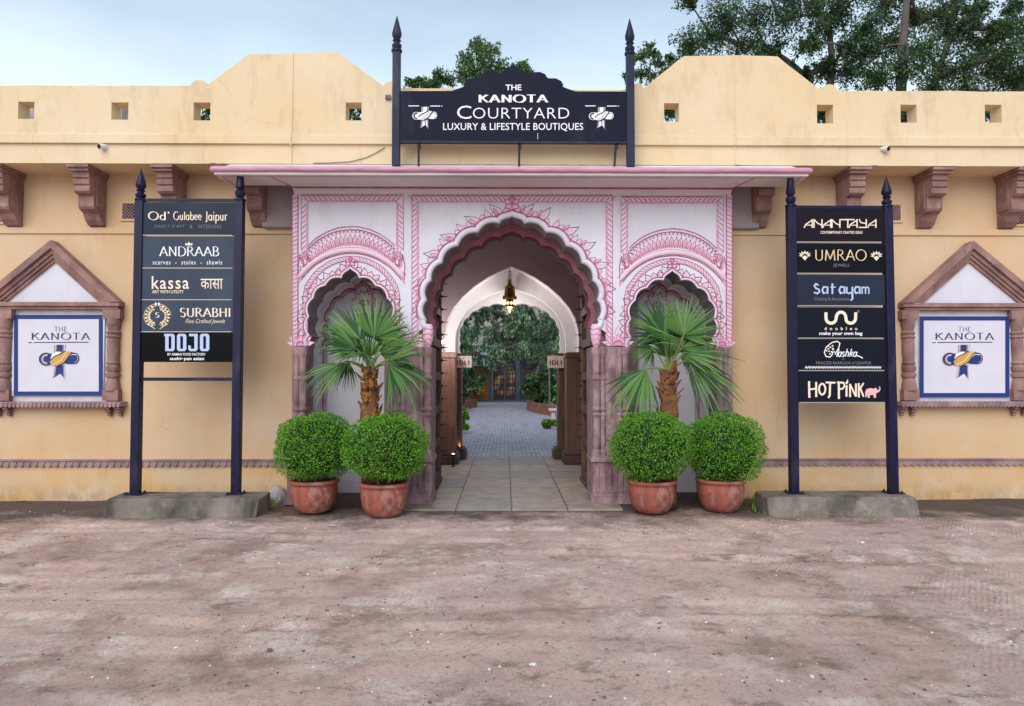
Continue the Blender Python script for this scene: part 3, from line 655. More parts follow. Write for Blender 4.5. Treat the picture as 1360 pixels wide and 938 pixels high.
# niches: tunnel, back wall and painted rim
for NN in (NL, NR):
    w = W2(NN); c = ((w[0][0] + w[-1][0]) / 2, w[0][1])
    jamb = [(w[0][0] + .01, 0.0)] + w + [(w[-1][0] - .01, 0.0)]
    m = MB(); m.sheet(jamb, .118, .47); m.build('niche_lining', NICHEW, porch)
    m = MB(); ins = scale_about(w, c, .93); m.ring([(w[0][0] - .02, 0)] + scale_about(w, c, 1.04) + [(w[-1][0] + .02, 0)], [(ins[0][0], 0)] + ins + [(ins[-1][0], 0)], .40, .45); m.build('niche_rim', NICHEW, porch)
    line = [(ins[0][0] + .0, 0)] + ins + [(ins[-1][0], 0)]
    m = MB()
    for off_, wd_, mi_ in ((.01, .03, 0), (-.028, .008, 1)):
        q = seg_sweep(offset(line, -off_), wd_); m.add([(p[0], .397 - mi_ * .001, p[1]) for qd in q for p in qd], [tuple(range(4 * i, 4 * i + 4)) for i in range(len(q))], mi_)
    m.build('niche_line', [PRED, PDARK], porch, recalc=False)
    m = MB(); m.box(w[0][0] - .15, w[-1][0] + .15, .47, .55, 0, 3.1); m.build('niche_back', NICHEW, porch)
    # small painted flower on the niche back, under its apex
    ax = (w[0][0] + w[-1][0]) / 2; az = max(p[1] for p in w) - .33; m = MB()
    for i in range(7):
        a0 = R(180 - i * 30); a1 = R(180 - (i + 1) * 30); mid = (a0 + a1) / 2
        pts = [(ax + .12 * math.cos(a0), az + .12 * math.sin(a0)), (ax + .17 * math.cos(mid), az + .17 * math.sin(mid)), (ax + .12 * math.cos(a1), az + .12 * math.sin(a1))]
        q = seg_sweep(pts, .012); m.add([(p[0], .468, p[1]) for qd in q for p in qd], [tuple(range(4 * j, 4 * j + 4)) for j in range(len(q))])
    for rr in (.03, .06):
        q = seg_sweep([(ax + rr * math.cos(R(a)), az + rr * .6 * math.sin(R(a))) for a in range(0, 361, 30)], .014); m.add([(p[0], .467, p[1]) for qd in q for p in qd], [tuple(range(4 * j, 4 * j + 4)) for j in range(len(q))])
    m.build('painted_flower', PRED, porch, recalc=False)
# stone piers under the white front
ZS = P(680, 460)[1]
piers = [(XL, P(406, 460)[0]), (P(524.4, 460)[0], P(571, 460)[0]), (P(789, 460)[0], P(833.6, 460)[0]), (P(952, 460)[0], XR)]
for i, (a, b) in enumerate(piers):
    m = MB(); m.box(a, b, YF + .004, .05, 0, ZS - .003)
    inner = i in (1, 2)
    # slim colonettes on the edges that face an opening
    edges = {0: [b], 1: [a, b], 2: [a, b], 3: [a]}[i]
    for e in edges:
        s = 1 if e == b else -1
        cx = e - s * .025
        for dx, rr in ((0, .045), (-s * .075, .032)):
            pr = [(rr * 1.25, .56), (rr * 1.25, .62), (rr * .8, .64), (rr, .70), (rr, 1.02), (rr * 1.3, 1.05), (rr * .85, 1.08), (rr * 1.3, 1.11), (rr, 1.15), (rr, 1.45), (rr * 1.3, 1.48), (rr * .85, 1.52), (rr, 1.56), (rr, 1.72), (rr * 1.35, 1.78), (rr * 1.35, ZS - .01)]
            m.lathe(cx + dx, YF - .01, pr, 10)
    xc_ = (a + b) / 2; hw = (b - a) / 2 - .11
    if hw > .06:
        m.box(xc_ - hw, xc_ + hw, YF - .012, YF + .002, .75, ZS - .1)
        m.box(xc_ - hw + .04, xc_ + hw - .04, YF - .02, YF - .013, .8, ZS - .16)
    m.build('stone_pier', STONE, porch, .006)
    m = MB(); ex = .05
    m.box(a - (ex if i != 0 else .06), b + (ex if i != 3 else .06), YF - .07, .05, 0, .09)
    m.box(a - .03, b + .03, YF - .05, .048, .0905, .50)
    m.box(a - .055, b + .055, YF - .085, .05, .5005, .545); m.box(a - .035, b + .035, YF - .06, .05, .5455, .565)
    n_ = max(2, int((b - a + .02) / .07)); st = (b - a + .02) / n_
    for j in range(n_):
        xx = a - .01 + st * (j + .5); m.box(xx - st * .3, xx + st * .3, YF - .064, YF - .049, .14, .44)
        m.lathe(xx, YF - .056, [(.001, .39), (st * .28, .41), (st * .28, .43), (.001, .45)], 8, sy=.3)
    m.build('pier_plinth', STONE, porch, .006)
    m = MB(); m.box(a + .004, b - .004, .052, .47, 0, ZS); m.build('niche_jamb', NICHEW if i in (0, 3) else STONE, porch)
# floral capitals of the big arch (pink, scalloped)
for s, px in ((-1, 566), (1, 794)):
    c = P(px, 445); m = MB()
    m.lathe(c[0] - s * .02, YF + .03, [(.015, c[1] - .17), (.035, c[1] - .13), (.058, c[1] - .06), (.066, c[1] + .02), (.06, c[1] + .10), (.045, c[1] + .13)], 14)
    m.build('arch_capital', [PMID], porch, smooth=True)
    m = MB()
    for kz in range(4):
        zc = c[1] - .12 + kz * .06; rr = (.046, .06, .069, .066)[kz]
        m.tube([(c[0] - s * .02 + rr * math.cos(R(a)), YF + .03 + rr * math.sin(R(a)), zc + .018 * abs(math.sin(R(a * 3)))) for a in range(180, 361, 10)], .005, 5)
    m.build('capital_line', PDEEP, porch)
# deep flat eave (chajja) with a pink rolled edge
YC = YU - .44
cz = at(680, 233, YC).z; xl, xr = X(284, YC, 226), X(1074, YC, 226)
m = MB()
m.add([(xl, YC, cz), (xl, YC, cz + .05), (xl, YU + .0, ZB - .004), (xl, YU + .0, cz), (xr, YC, cz), (xr, YC, cz + .05), (xr, YU, ZB - .004), (xr, YU, cz)],
      [(0, 1, 2, 3), (7, 6, 5, 4), (0, 4, 5, 1), (1, 5, 6, 2), (2, 6, 7, 3), (3, 7, 4, 0)])
m.box(XL, XR, YU + .001, YF + .02, cz + .002, ZB - .006)
GREYE = mat('eave_soffit_plaster', lin(220, 212, 212), .85, lin(204, 194, 196), 2.5, .8)
m.build('eave_slab', [GREYE], porch, .006)
m = MB(); pts = [(xl - .02, YU + .04, cz + .06), (xl - .02, YC + .02, cz + .06), (xl - .012, YC - .005, cz + .06), (xl + .02, YC - .015, cz + .06), (xr - .02, YC - .015, cz + .06), (xr + .012, YC - .005, cz + .06), (xr + .02, YC + .02, cz + .06), (xr + .02, YU + .04, cz + .06)]
dens = []
for i in range(len(pts) - 1):
    a, b = Vector(pts[i]), Vector(pts[i + 1]); n_ = max(1, int((b - a).length / .12))
    dens += [a.lerp(b, j / n_) + Vector((0, 0, noise.noise(a.lerp(b, j / n_) * 3) * .004)) for j in range(n_)]
m.tube(dens + [Vector(pts[-1])], .032, 10); m.build('eave_rim', [PINKRIM], porch, smooth=True)
m = MB(); zl = cz - .002
def soff(p, q, w=.012):
    a, b = Vector((p[0], p[1], 0)), Vector((q[0], q[1], 0)); d = (b - a).normalized(); nn = Vector((-d.y, d.x, 0)) * w / 2
    m.add([(v.x, v.y, zl) for v in (a + nn, b + nn, b - nn, a - nn)], [(0, 1, 2, 3)])
soff((xl + .06, YC + .07), (xr - .06, YC + .07)); soff((xl + .06, YC + .07), (xl + .06, YU - .01)); soff((xr - .06, YC + .07), (xr - .06, YU - .01))
soff((XL - .1, YC + .09), (XL, YU - .01), .018); soff((XR + .1, YC + .09), (XR, YU - .01), .018)
m.build('eave_line', PRED, porch, recalc=False)
# cove strip between eave and painted front
m = MB(); z1_ = cz + .001; z0_ = P(680, 257)[1]
m.add([(XL, YF - .001, z0_), (XR, YF - .001, z0_), (XR, YF - .03, z0_ + .03), (XL, YF - .03, z0_ + .03), (XL, YF - .10, z1_), (XR, YF - .10, z1_), (XL, YF, z1_), (XR, YF, z1_)],
      [(0, 1, 2, 3), (3, 2, 5, 4), (4, 5, 7, 6), (0, 3, 4, 6), (1, 7, 5, 2)]); m.build('eave_cove', GREYE, porch)
m = MB(); m.box(XL - .01, XR + .01, YF - .108, YF - .098, z1_ - .018, z1_ - .002); m.build('eave_line', PRED, porch)

# ------------------------------------------------------------------ painted decoration of the porch
PM = [PWASH, PMID, PDEEP, PRED, PDARK, WHITE]
def rope(d, pts, w, step, flip=1, dark=4):
    """a running leaf border"""
    d.line(pts, w, 0, 0)
    for (p, t) in resample(pts, step):
        nx, ny = -t[1] * flip, t[0] * flip
        f = lambda a, b: (p[0] + t[0] * a + nx * b, p[1] + t[1] * a + ny * b)
        h = w * .46; s = step
        d.poly([f(-s * .45, -h), f(-s * .05, -h * .7), f(s * .35, 0), f(s * .62, h), f(s * .05, h * .55), f(-s * .42, -h * .2)], 1, 1)
        d.line([f(-s * .45, -h * .9), f(s * .0, -h * .3), f(s * .6, h)], .62, dark, 2)
        d.poly([f(-s * .5, h), f(-s * .1, h * .35), f(s * .05, h)], 2, 1)
def petal(d, p, t, w, h, mi=1, line=4, lw=.75, lean=0.0):
    nx, ny = t[1], -t[0]                      # outward = to the left of travel, in pixel space (y down)
    f = lambda a, b: (p[0] + t[0] * (a + lean * b) + nx * b, p[1] + t[1] * (a + lean * b) + ny * b)
    d.poly([f(-w * .42, 0), f(-w * .5, h * .4), f(-w * .22, h * .72), f(0, h), f(w * .22, h * .72), f(w * .5, h * .4), f(w * .42, 0)], 0, 1)
    d.poly([f(-w * .26, 0), f(-w * .24, h * .35), f(0, h * .66), f(w * .24, h * .35), f(w * .26, 0)], mi, 2)
    if line is not None:
        d.line([f(-w * .46, 0), f(-w * .54, h * .4), f(-w * .24, h * .74), f(0, h * 1.04), f(w * .24, h * .74), f(w * .54, h * .4), f(w * .46, 0)], lw, line, 3)
def edge_rope():
    pass
for sgn, cx0 in ((1, 391.5), (-1, 969.0)):   # spiral-striped strip on the outer edges
    d = Decal(YF)
    y0, y1 = 259, 459
    d.line([(cx0, y0), (cx0, y1)], 7.2, 5, 0)
    y = y0
    while y < y1 - 4:
        d.poly([(cx0 - 3.4, y + (5 if sgn > 0 else 2)), (cx0 + 3.4, y + (2 if sgn > 0 else 5)), (cx0 + 3.4, y + (4.6 if sgn > 0 else 7.6)), (cx0 - 3.4, y + (7.6 if sgn > 0 else 4.6))], 2, 1); y += 5.6
    d.line([(cx0 + sgn * 4.2, y0 - 1), (cx0 + sgn * 4.2, y1)], 1.3, 3, 1); d.line([(cx0 - sgn * 3.4, y0 - 1), (cx0 - sgn * 3.4, y1)], .8, 3, 1)
    d.build('painted_border', PM, porch)
def frame(x0, x1, yt, yl, yr, w=8.5):
    d = Decal(YF)
    xm = (x0 + x1) / 2
    rope(d, [(xm, yt + w / 2), (x0, yt + w / 2)], w, 6.5, 1); rope(d, [(xm, yt + w / 2), (x1, yt + w / 2)], w, 6.5, -1)
    rope(d, [(x0 + w / 2, yl), (x0 + w / 2, yt + w)], w, 6.8, 1); rope(d, [(x1 - w / 2, yr), (x1 - w / 2, yt + w)], w, 6.8, -1)
    d.line([(x0 + w, yl), (x0 + w, yt + w), (x1 - w, yt + w), (x1 - w, yr)], 1.4, 2, 3)
    d.line([(x0, yl), (x0, yt), (x1, yt), (x1, yr)], .8, 3, 3)
    d.build('painted_border', PM, porch)
frame(400, 535.5, 259, 332, 332); frame(547, 813.5, 259.5, 459, 459); frame(825, 961, 261, 335, 335)
def canopy(c, dy):
    """painted lotus canopy, raised ridge and inner border over a side arch"""
    d = Decal(YF); cy = dy
    o = circ3((c - 70, 352 + cy), (c, 301 + cy), (c + 70, 352 + cy), 40)
    top_ = circ3((c - 58, 327 + cy), (c, 301 + cy), (c + 58, 327 + cy), 30)
    bot = circ3((c - 71, 372 + cy), (c, 328 + cy), (c + 71, 372 + cy), 40)
    left = [(c - 70, 366 + cy), (c - 71, 352 + cy), (c - 68, 338 + cy)]; right = [(c + 68, 338 + cy), (c + 71, 352 + cy), (c + 70, 366 + cy)]
    out = left + top_ + right
    # wash as quads between the two curves
    n_ = 40
    def pick(cv, t): 
        q = t * (len(cv) - 1); i = min(int(q), len(cv) - 2); u = q - i; return (cv[i][0] + (cv[i + 1][0] - cv[i][0]) * u, cv[i][1] + (cv[i + 1][1] - cv[i][1]) * u)
    up = []
    for i in range(n_ + 1):
        t = i / n_; b = pick(bot, t); x = c - 70.5 + 141 * t
        u = min(out, key=lambda p: abs(p[0] - x)); up.append((x, u[1]))
    for i in range(n_): d.poly([up[i], up[i + 1], pick(bot, (i + 1) / n_), pick(bot, i / n_)], 0, 0)
    for (p, t) in resample(circ3((c - 62, 361 + cy), (c, 322.5 + cy), (c + 62, 361 + cy), 40), 5.6):
        petal(d, p, t, 5.2, 11.5 - abs(p[0] - c) * .045, 2, 3, .7)
    for (p, t) in resample(circ3((c - 60, 343 + cy), (c, 309 + cy), (c + 60, 343 + cy), 40), 5.2):
        petal(d, p, t, 5.0, 4.6, 1, 4, .7)
    for (p, t) in resample(circ3((c - 66, 368 + cy), (c, 326 + cy), (c + 66, 368 + cy), 40), 3.4):
        petal(d, p, t, 2.8, 3.2, 1, 3, .5)
    for cv, w, mi in ((top_, 1.1, 3), (circ3((c - 59, 332 + cy), (c, 305 + cy), (c + 59, 332 + cy)), .8, 3), (circ3((c - 67, 362 + cy), (c, 323.5 + cy), (c + 67, 362 + cy)), .8, 2)):
        d.line(cv, w, mi, 4)
    for s in (-1, 1):   # big leaf clusters at the shoulders
        for a in range(5):
            an = R(-50 - a * 24); p = (c + s * 58 + s * a * 1.5, 354 + cy)
            e = (p[0] + s * 14 * math.cos(an * .9), p[1] + 26 * math.sin(an) * .8)
            t = (s * -math.sin(an), math.cos(an) * -1); q = math.hypot(*t); t = (t[0] / q, t[1] / q)
            dx, dy_ = e[0] - p[0], e[1] - p[1]; L2 = math.hypot(dx, dy_); n0 = (-dy_ / L2, dx / L2)
            d.poly([p, (p[0] + dx * .5 + n0[0] * 4, p[1] + dy_ * .5 + n0[1] * 4), e, (p[0] + dx * .5 - n0[0] * 4, p[1] + dy_ * .5 - n0[1] * 4)], 1 if a % 2 else 0, 5)
            d.line([p, (p[0] + dx * .5 + n0[0] * 4.4, p[1] + dy_ * .5 + n0[1] * 4.4), e, (p[0] + dx * .5 - n0[0] * 4.4, p[1] + dy_ * .5 - n0[1] * 4.4), p], .8, 3, 6)
        d.line([(c + s * 68, 338 + cy), (c + s * 71, 352 + cy), (c + s * 70, 368 + cy)], 1, 3, 6)
    # thin inner border following the arch and dropping beside it
    ib = [(c - 61, 459 + cy), (c - 61, 392 + cy), (c - 58, 380 + cy)] + circ3((c - 52, 371 + cy), (c, 343.5 + cy), (c + 52, 371 + cy), 24) + [(c + 58, 380 + cy), (c + 61, 392 + cy), (c + 61, 459 + cy)]
    rope(d, ib, 5.4, 4.6, 1, 3); d.line(offset(ib, 3.2), .8, 3, 3); d.line(offset(ib, -3.2), .8, 3, 3)
    d.build('painted_canopy', PM, porch)
    mm = MB(); rg_ = circ3((c - 70, 369.5 + cy), (c, 332.5 + cy), (c + 70, 369.5 + cy), 40)
    mm.tube([(q[0], YF - .004, q[1]) for q in W2(rg_)], [.012] + [.03] * 39 + [.012], 8)
    mm.build('canopy_ridge', [mat('ridge_plaster', lin(224, 196, 208), .8)], porch, smooth=True)
    dd = Decal(YF - .0); dd.line(offset(rg_, -4.4), 1.3, 3, 0); dd.line(offset(rg_, 4.2), 1.0, 2, 0); dd.poly([(c - 71, 370 + cy), (c - 66, 371 + cy), (c - 71, 378 + cy)], 2, 1); dd.poly([(c + 71, 370 + cy), (c + 66, 371 + cy), (c + 71, 378 + cy)], 2, 1)
    dd.build('canopy_line', PM, porch)
canopy(466.5, 0); canopy(893.5, 3)
def lip_petals(curve, big, name, step, w, h, rim):
    d = Decal(YF)
    cv = offset(curve, rim); i = 0
    d.line(cv, 1.5, 3, 4); axm = (curve[0][0] + curve[-1][0]) / 2
    for (p, t) in resample(cv, step):
        hw_ = abs(curve[0][0] - axm)
        if (p[0] - axm) * t[1] < 0 and abs(t[1]) > .3 or (t[0] < -.1 and abs(p[0] - axm) < .85 * hw_): continue      # inside a cusp
        k = i % 4
        if big:
            hh = (h * .55, h * 1.0, h * .7, h * 1.75)[k] * min(1, max(.42, 1 - (p[1] - 350) / 75 * .58))
            petal(d, p, t, w * (1.3 if k == 3 else 1) * min(1, max(.6, hh / 6)), hh, 1, 4 if k == 3 else 3, .65, lean=(-.35 if p[0] < 680 else .35) if k in (1, 3) else 0)
            if k == 3:
                petal(d, (p[0] - t[0] * 4, p[1] - t[1] * 4), t, w * .7, hh * .6, 2, 3, .7)
        else:
            petal(d, p, t, w, (h, h * .72)[i % 2], 1, 4 if i % 2 == 0 else 3, .75)
            petal(d, p, t, w * .5, h * .5, 2, None)
        i += 1
    ap = min(cv, key=lambda q: q[1])            # finial flower over the apex
    s = 1.35 if big else .9
    for a in (-90, -45, 0, 45, 90):
        c_ = (ap[0], ap[1] - 6 * s); an = R(-90 + a * 1.4); e = (c_[0] + 8 * s * math.cos(an), c_[1] + 8 * s * math.sin(an)); n0 = (-math.sin(an) * 3 * s, math.cos(an) * 3 * s); md = ((c_[0] + e[0]) / 2, (c_[1] + e[1]) / 2)
        d.poly([c_, (md[0] + n0[0], md[1] + n0[1]), e, (md[0] - n0[0], md[1] - n0[1])], 1 if a else 2, 5); d.line([c_, (md[0] + n0[0] * 1.15, md[1] + n0[1] * 1.15), e, (md[0] - n0[0] * 1.15, md[1] - n0[1] * 1.15), c_], .8, 3, 6)
    d.build(name, PM, porch)
lip_petals(MAIN[8:-8], True, 'painted_leaves', 8.2, 7.2, 10.2, 9)
lip_petals(NL[8:-8], False, 'painted_leaves', 7.2, 8.0, 9.5, 3.2); lip_petals(NR[8:-8], False, 'painted_leaves', 7.2, 8.0, 9.5, 3.2)
def fan(cx, cy, r, a0=-180, a1=0):
    d = Decal(YF); n_ = 7
    for ring_, (rr, w) in enumerate(((r, .30), (r * .6, .34))):
        for i in range(n_):
            an = R(a0 + (a1 - a0) * (i + .5) / n_); s = rr * (1.25 if i == n_ // 2 else 1)
            e = (cx + s * math.cos(an), cy + s * math.sin(an)); n0 = (-math.sin(an) * s * w * .55, math.cos(an) * s * w * .55); md = (cx + s * .62 * math.cos(an), cy + s * .62 * math.sin(an))
            d.poly([(cx, cy), (md[0] + n0[0], md[1] + n0[1]), e, (md[0] - n0[0], md[1] - n0[1])], 0 if ring_ == 0 else 1, ring_ * 2)
            d.line([(cx, cy), (md[0] + n0[0], md[1] + n0[1]), e, (md[0] - n0[0], md[1] - n0[1])], .8, 2, ring_ * 2 + 1)
    d.line(arc(cx, cy, r * .28, r * .28, a0, a1, 8), 1.2, 3, 5); d.poly(arc(cx, cy, r * .2, r * .2, a0, a1, 8), 2, 5)
    d.build('painted_fan', PM, porch)
fan(399, 459, 19); fan(540, 459, 22); fan(821, 459, 22); fan(959, 459, 19)
# ================================================================== PASSAGE BEHIND THE PORCH
passage = thing('passage_archway', 'deep gateway passage with a white inner arch between brown pillars', 'archway', (0, 2, 0))
xa, xb = X(570, YF, 560), X(790, YF, 560); xm = (xa + xb) / 2
m = MB(); m.box(xm - 1.62, xm - 1.5, .26, 3.3, 0, 3.95); m.box(xm + 1.5, xm + 1.62, .26, 3.3, 0, 3.95); m.box(xm - 1.62, xm - 1.0, .252, .30, 0, 1.9) if False else None
m.box(xm - 1.62, xm + 1.62, .26, 4.4, 3.951, ZB - .002); m.build('chamber_wall', VAULT, passage)
def plain_arch(pxs, Y, n=10):
    return [(at(a, b, Y).x, at(a, b, Y).z) for a, b in pxs]
def mirror(half, cx): return half + [(2 * cx - a, b) for a, b in reversed(half[:-1])]
Y1, Y2, Y3 = 3.3, 3.72, 4.15
def layer(curve, Y, th, mat_, name, legz=0.0, wide=1.62, zt=3.95):
    m = MB(); out = [(xm - wide, legz)] + [(curve[0][0], legz)] + curve + [(curve[-1][0], legz), (xm + wide, legz), (xm + wide, zt), (xm - wide, zt)]
    m.ext(out, Y, Y + th); return m.build(name, mat_, passage)
h1 = [(589, 470), (588.5, 450), (590, 436), (594, 422), (602, 408), (614, 394), (630, 380), (648, 368), (664, 360), (679, 353.5)]
A1 = plain_arch(mirror(h1, 679), Y1)
layer(A1, Y1, .10, VAULT, 'tympanum', 1.0)
m = MB(); m.sheet([(A1[0][0] - .002, 1.9)] + A1 + [(A1[-1][0] + .002, 1.9)], Y1 + .1, Y2 + .01); m.build('arch_lining', INNERW, passage)
h2 = [(604.5, 470), (604.5, 452), (606, 440), (611, 427), (620, 413), (634, 401), (650, 392), (665, 386.5), (678, 383.5)]
A2 = plain_arch(mirror(h2, 678), Y2); layer(A2, Y2, .16, INNERW, 'arch_face', ZS)
f3 = [(612, 470), (611.5, 456), (611, 445), (614, 432), (622, 421), (634, 412), (649, 407)]
A3 = [(at(a, b, Y3).x, at(a, b, Y3).z) for a, b in foil(f3, (677, 405.5), 677, .16)]
layer(A3, Y3, .2, INNERW, 'scalloped_arch', ZS)
m = MB(); m.box(xm - 1.62, xm - 1.3, Y2, Y3 + .2, 0, 3.95); m.box(xm + 1.3, xm + 1.62, Y2, Y3 + .2, 0, 3.95); m.box(xm - 14, xm - 1.621, 4.3, 4.41, 0, ZB - .003); m.box(xm + 1.621, xm + 14, 4.3, 4.41, 0, ZB - .003); m.build('side_wall', VAULT, passage)
# pillars with moulded bases
for (p0, p1, Y, py) in ((586, 605, Y1, 468), (604, 613, Y3 - .1, 470), (752, 773, Y1, 468), (741, 752, Y3 - .1, 470)):
    a, b = X(p0, Y), X(p1, Y); zt = Z(py, Y); m = MB()
    m.box(a, b, Y - .06, Y + .35, .012, zt); m.box(a - .02, b + .02, Y - .09, Y + .36, zt - .1, zt - .02)
    s = .06 if Y == Y1 else .09
    m.build('pillar', WOODM if Y == Y1 else WOOD, passage, .012)
    m = MB(); m.box(a - s, b + s, Y - .15, Y + .4, .013, .16); m.box(a - s * .6, b + s * .6, Y - .11, Y + .38, .1605, .21); m.build('pillar_base', WOODD, passage, .012)
# two-leaf wooden gate, folded back inside the arch
def gate_leaf(s, label):
    x0 = X(572.5 if s < 0 else 787.5, .27, 560); t = thing('gate_leaf', label, 'door', (x0, .27, 0), 'studded wooden gate leaves folded back in the arch')
    ya, yb = .28, 1.32; zt = 2.95; th = .07
    xi = x0 - s * 0.0; f = lambda v: x0 - s * v      # v grows into the passage
    m = MB()
    n_ = 5
    for i in range(n_):
        y0 = ya + (yb - ya) * i / n_; m.box(min(f(-.07), f(-.02)), max(f(-.07), f(-.02)), y0 + .003, y0 + (yb - ya) / n_ - .003, .05, zt - .2 * (1 - i / n_) * 0)
    m.build('planks', WOODD, t, .004)
    for zz in (.08, .55, 1.0, 1.45, 1.9, 2.35, 2.75):
        m = MB(); m.box(min(f(-.019), f(.03)), max(f(-.019), f(.03)), ya, yb - .1, zz, zz + .11); m.build('batten', WOODD, t, .006)
    m = MB(); m.box(min(f(-.07), f(.035)), max(f(-.07), f(.035)), yb - .10, yb + .02, .05, zt); m.build('closing_stile', WOOD, t, .006)
    m = MB(); m.box(min(f(-.07), f(.05)), max(f(-.07), f(.05)), ya + .3, yb + .06, .03, .078); m.build('bottom_rail', WOODD, t, .006)
    for j in range(15):
        zz = .28 + j * .182; m = MB(); m.lathe(0, 0, [(.022, 0), (.016, .02), (.007, .03), (.004, .09)], 8)
        rot = Matrix.Rotation(R(90) * (1 if s < 0 else -1), 4, 'Y'); mv = Matrix.Translation((f(.034), yb - .04, zz)) @ rot
        m.v = [mv @ v for v in m.v]; m.build('spike', DARKM, t)
    m = MB(); ring_ = [(f(.045), ya + .55 + .05 * math.cos(R(a)), 1.24 + .07 * math.sin(R(a))) for a in range(0, 361, 30)]; m.tube(ring_, .009, 6); m.lathe(f(.035), ya + .55, [(.02, 1.3), (.02, 1.34)], 8); m.build('ring_handle', DARKM, t)
    return t
gate_leaf(-1, 'dark spiked gate leaf folded back on the side of the small white bulb')
gate_leaf(1, 'dark spiked gate leaf folded back on the side opposite the small white bulb')
# lantern
lp = at(677, 385, 3.5); lx = lp.x; ly = 3.5
lan = thing('hanging_lantern', 'pierced brass lantern hanging lit under the white inner arch', 'lantern', (lx, ly, Z(412, ly)))
zz = lambda py: Z(py, ly)
m = MB(); m.tube([(lx, ly, 3.95), (lx, ly, zz(361))], .006, 6); m.tube([(lx - .03, ly, zz(361)), (lx + .03, ly, zz(361))], .008, 6)
for s in (-1, 1): m.tube([(lx + s * .02, ly, zz(361)), (lx + s * .045, ly, zz(380))], .004, 5)
m.build('chain', DARKM, lan)
m = MB(); m.lathe(lx, ly, [(.004, zz(362)), (.012, zz(366)), (.008, zz(369)), (.022, zz(372)), (.03, zz(377)), (.045, zz(379.5))], 12); m.build('cap', BRASS, lan, smooth=True)
m = MB(); m.lathe(lx, ly, [(.075, zz(380)), (.085, zz(381.5)), (.07, zz(383)), (.095, zz(394)), (.125, zz(395.5)), (.125, zz(397)), (.06, zz(398.5))], 8)
for i in range(8):
    a = R(45 * i + 22.5); m.tube([(lx + .08 * math.cos(a), ly + .08 * math.sin(a), zz(381)), (lx + .1 * math.cos(a), ly + .1 * math.sin(a), zz(395))], .009, 6); m.lathe(lx + .118 * math.cos(a), ly + .118 * math.sin(a), [(.012, zz(397.5)), (.016, zz(395)), (.004, zz(393))], 6)
m.build('body', BRASS, lan)
m = MB(); m.lathe(lx, ly, [(.055, zz(398.6)), (.085, zz(403)), (.098, zz(406)), (.09, zz(408)), (.06, zz(409.5)), (.03, zz(412)), (.01, zz(415))], 10); m.build('bowl', BRASS, lan, smooth=True)
GL = emit('lantern_glow', (1, .66, .30), 1.5)
m = MB()
for i in range(10):
    a = R(36 * i); m.lathe(lx + .090 * math.cos(a), ly + .090 * math.sin(a), [(.004, zz(405.5)), (.018, zz(404)), (.018, zz(402.5)), (.004, zz(401))], 6)
m.build('glow_opening', GL, lan)
def lamp(name, loc, e, col, rad, spot=None, rot=None):
    d = bpy.data.lights.new(name, 'SPOT' if spot else 'POINT'); d.energy = e; d.color = col; d.shadow_soft_size = rad
    if spot: d.spot_size = R(spot); d.spot_blend = .7
    o = bpy.data.objects.new(name, d); COL.objects.link(o); o.location = loc
    if rot: o.rotation_euler = rot
    return o
lamp('lantern_light', (lx, ly - .02, zz(404) - .18), 13, (1, .97, .95), .08)
# bare bulb clipped to the left door side, and its light
bp_ = at(588.5, 454, 2.6)
bl = thing('lamp_bulb', 'small bright white bulb on a bracket beside the spiked gate edge', 'lamp', tuple(bp_))
m = MB(); m.lathe(bp_.x, bp_.y, [(.004, bp_.z - .03), (.022, bp_.z - .018), (.03, bp_.z), (.022, bp_.z + .018), (.012, bp_.z + .03)], 12); m.build('glass', emit('bulb_white', (1, .97, .95), 12), bl, smooth=True)
m = MB(); m.tube([(bp_.x, bp_.y, bp_.z + .03), (bp_.x - .04, bp_.y, bp_.z + .06), (xm - 1.5, bp_.y, bp_.z + .06)], .01, 6); m.build('bracket_arm', DARKM, bl)
lamp('bulb_light', (bp_.x + .05, bp_.y + .1, bp_.z), 20, (.96, .97, 1), .05)
for k_, (px, py, Y, lab) in enumerate(((602, 603, 2.95, 'little uplight glowing warm at the foot of the tall brown pillar'), (610.5, 596.5, 4.0, 'tiny bright floor light at the foot of the narrow pillar by the garden'))):
    b = at(px, py, Y); u = thing('floor_uplight', lab, 'lamp', (b.x, b.y, .012))
    m = MB(); m.lathe(b.x, b.y, [(.03, .013), (.03, .025), (.02, .03), (.022, b.z - .03), (.028, b.z), (.024, b.z)], 12); m.build('housing', DARKM, u)
    m = MB(); m.lathe(b.x, b.y, [(.001, b.z - .002), (.022, b.z - .001), (.022, b.z + .005), (.001, b.z + .009)], 12); m.build('lens', emit('uplight_lens', (1, .85, .6), 6), u)
    lamp('uplight_beam', (b.x, b.y - .02, b.z + .03), 5 if k_ == 0 else 2, (1, .72, .42), .02, 70, (R(180 - 8), 0, 0))
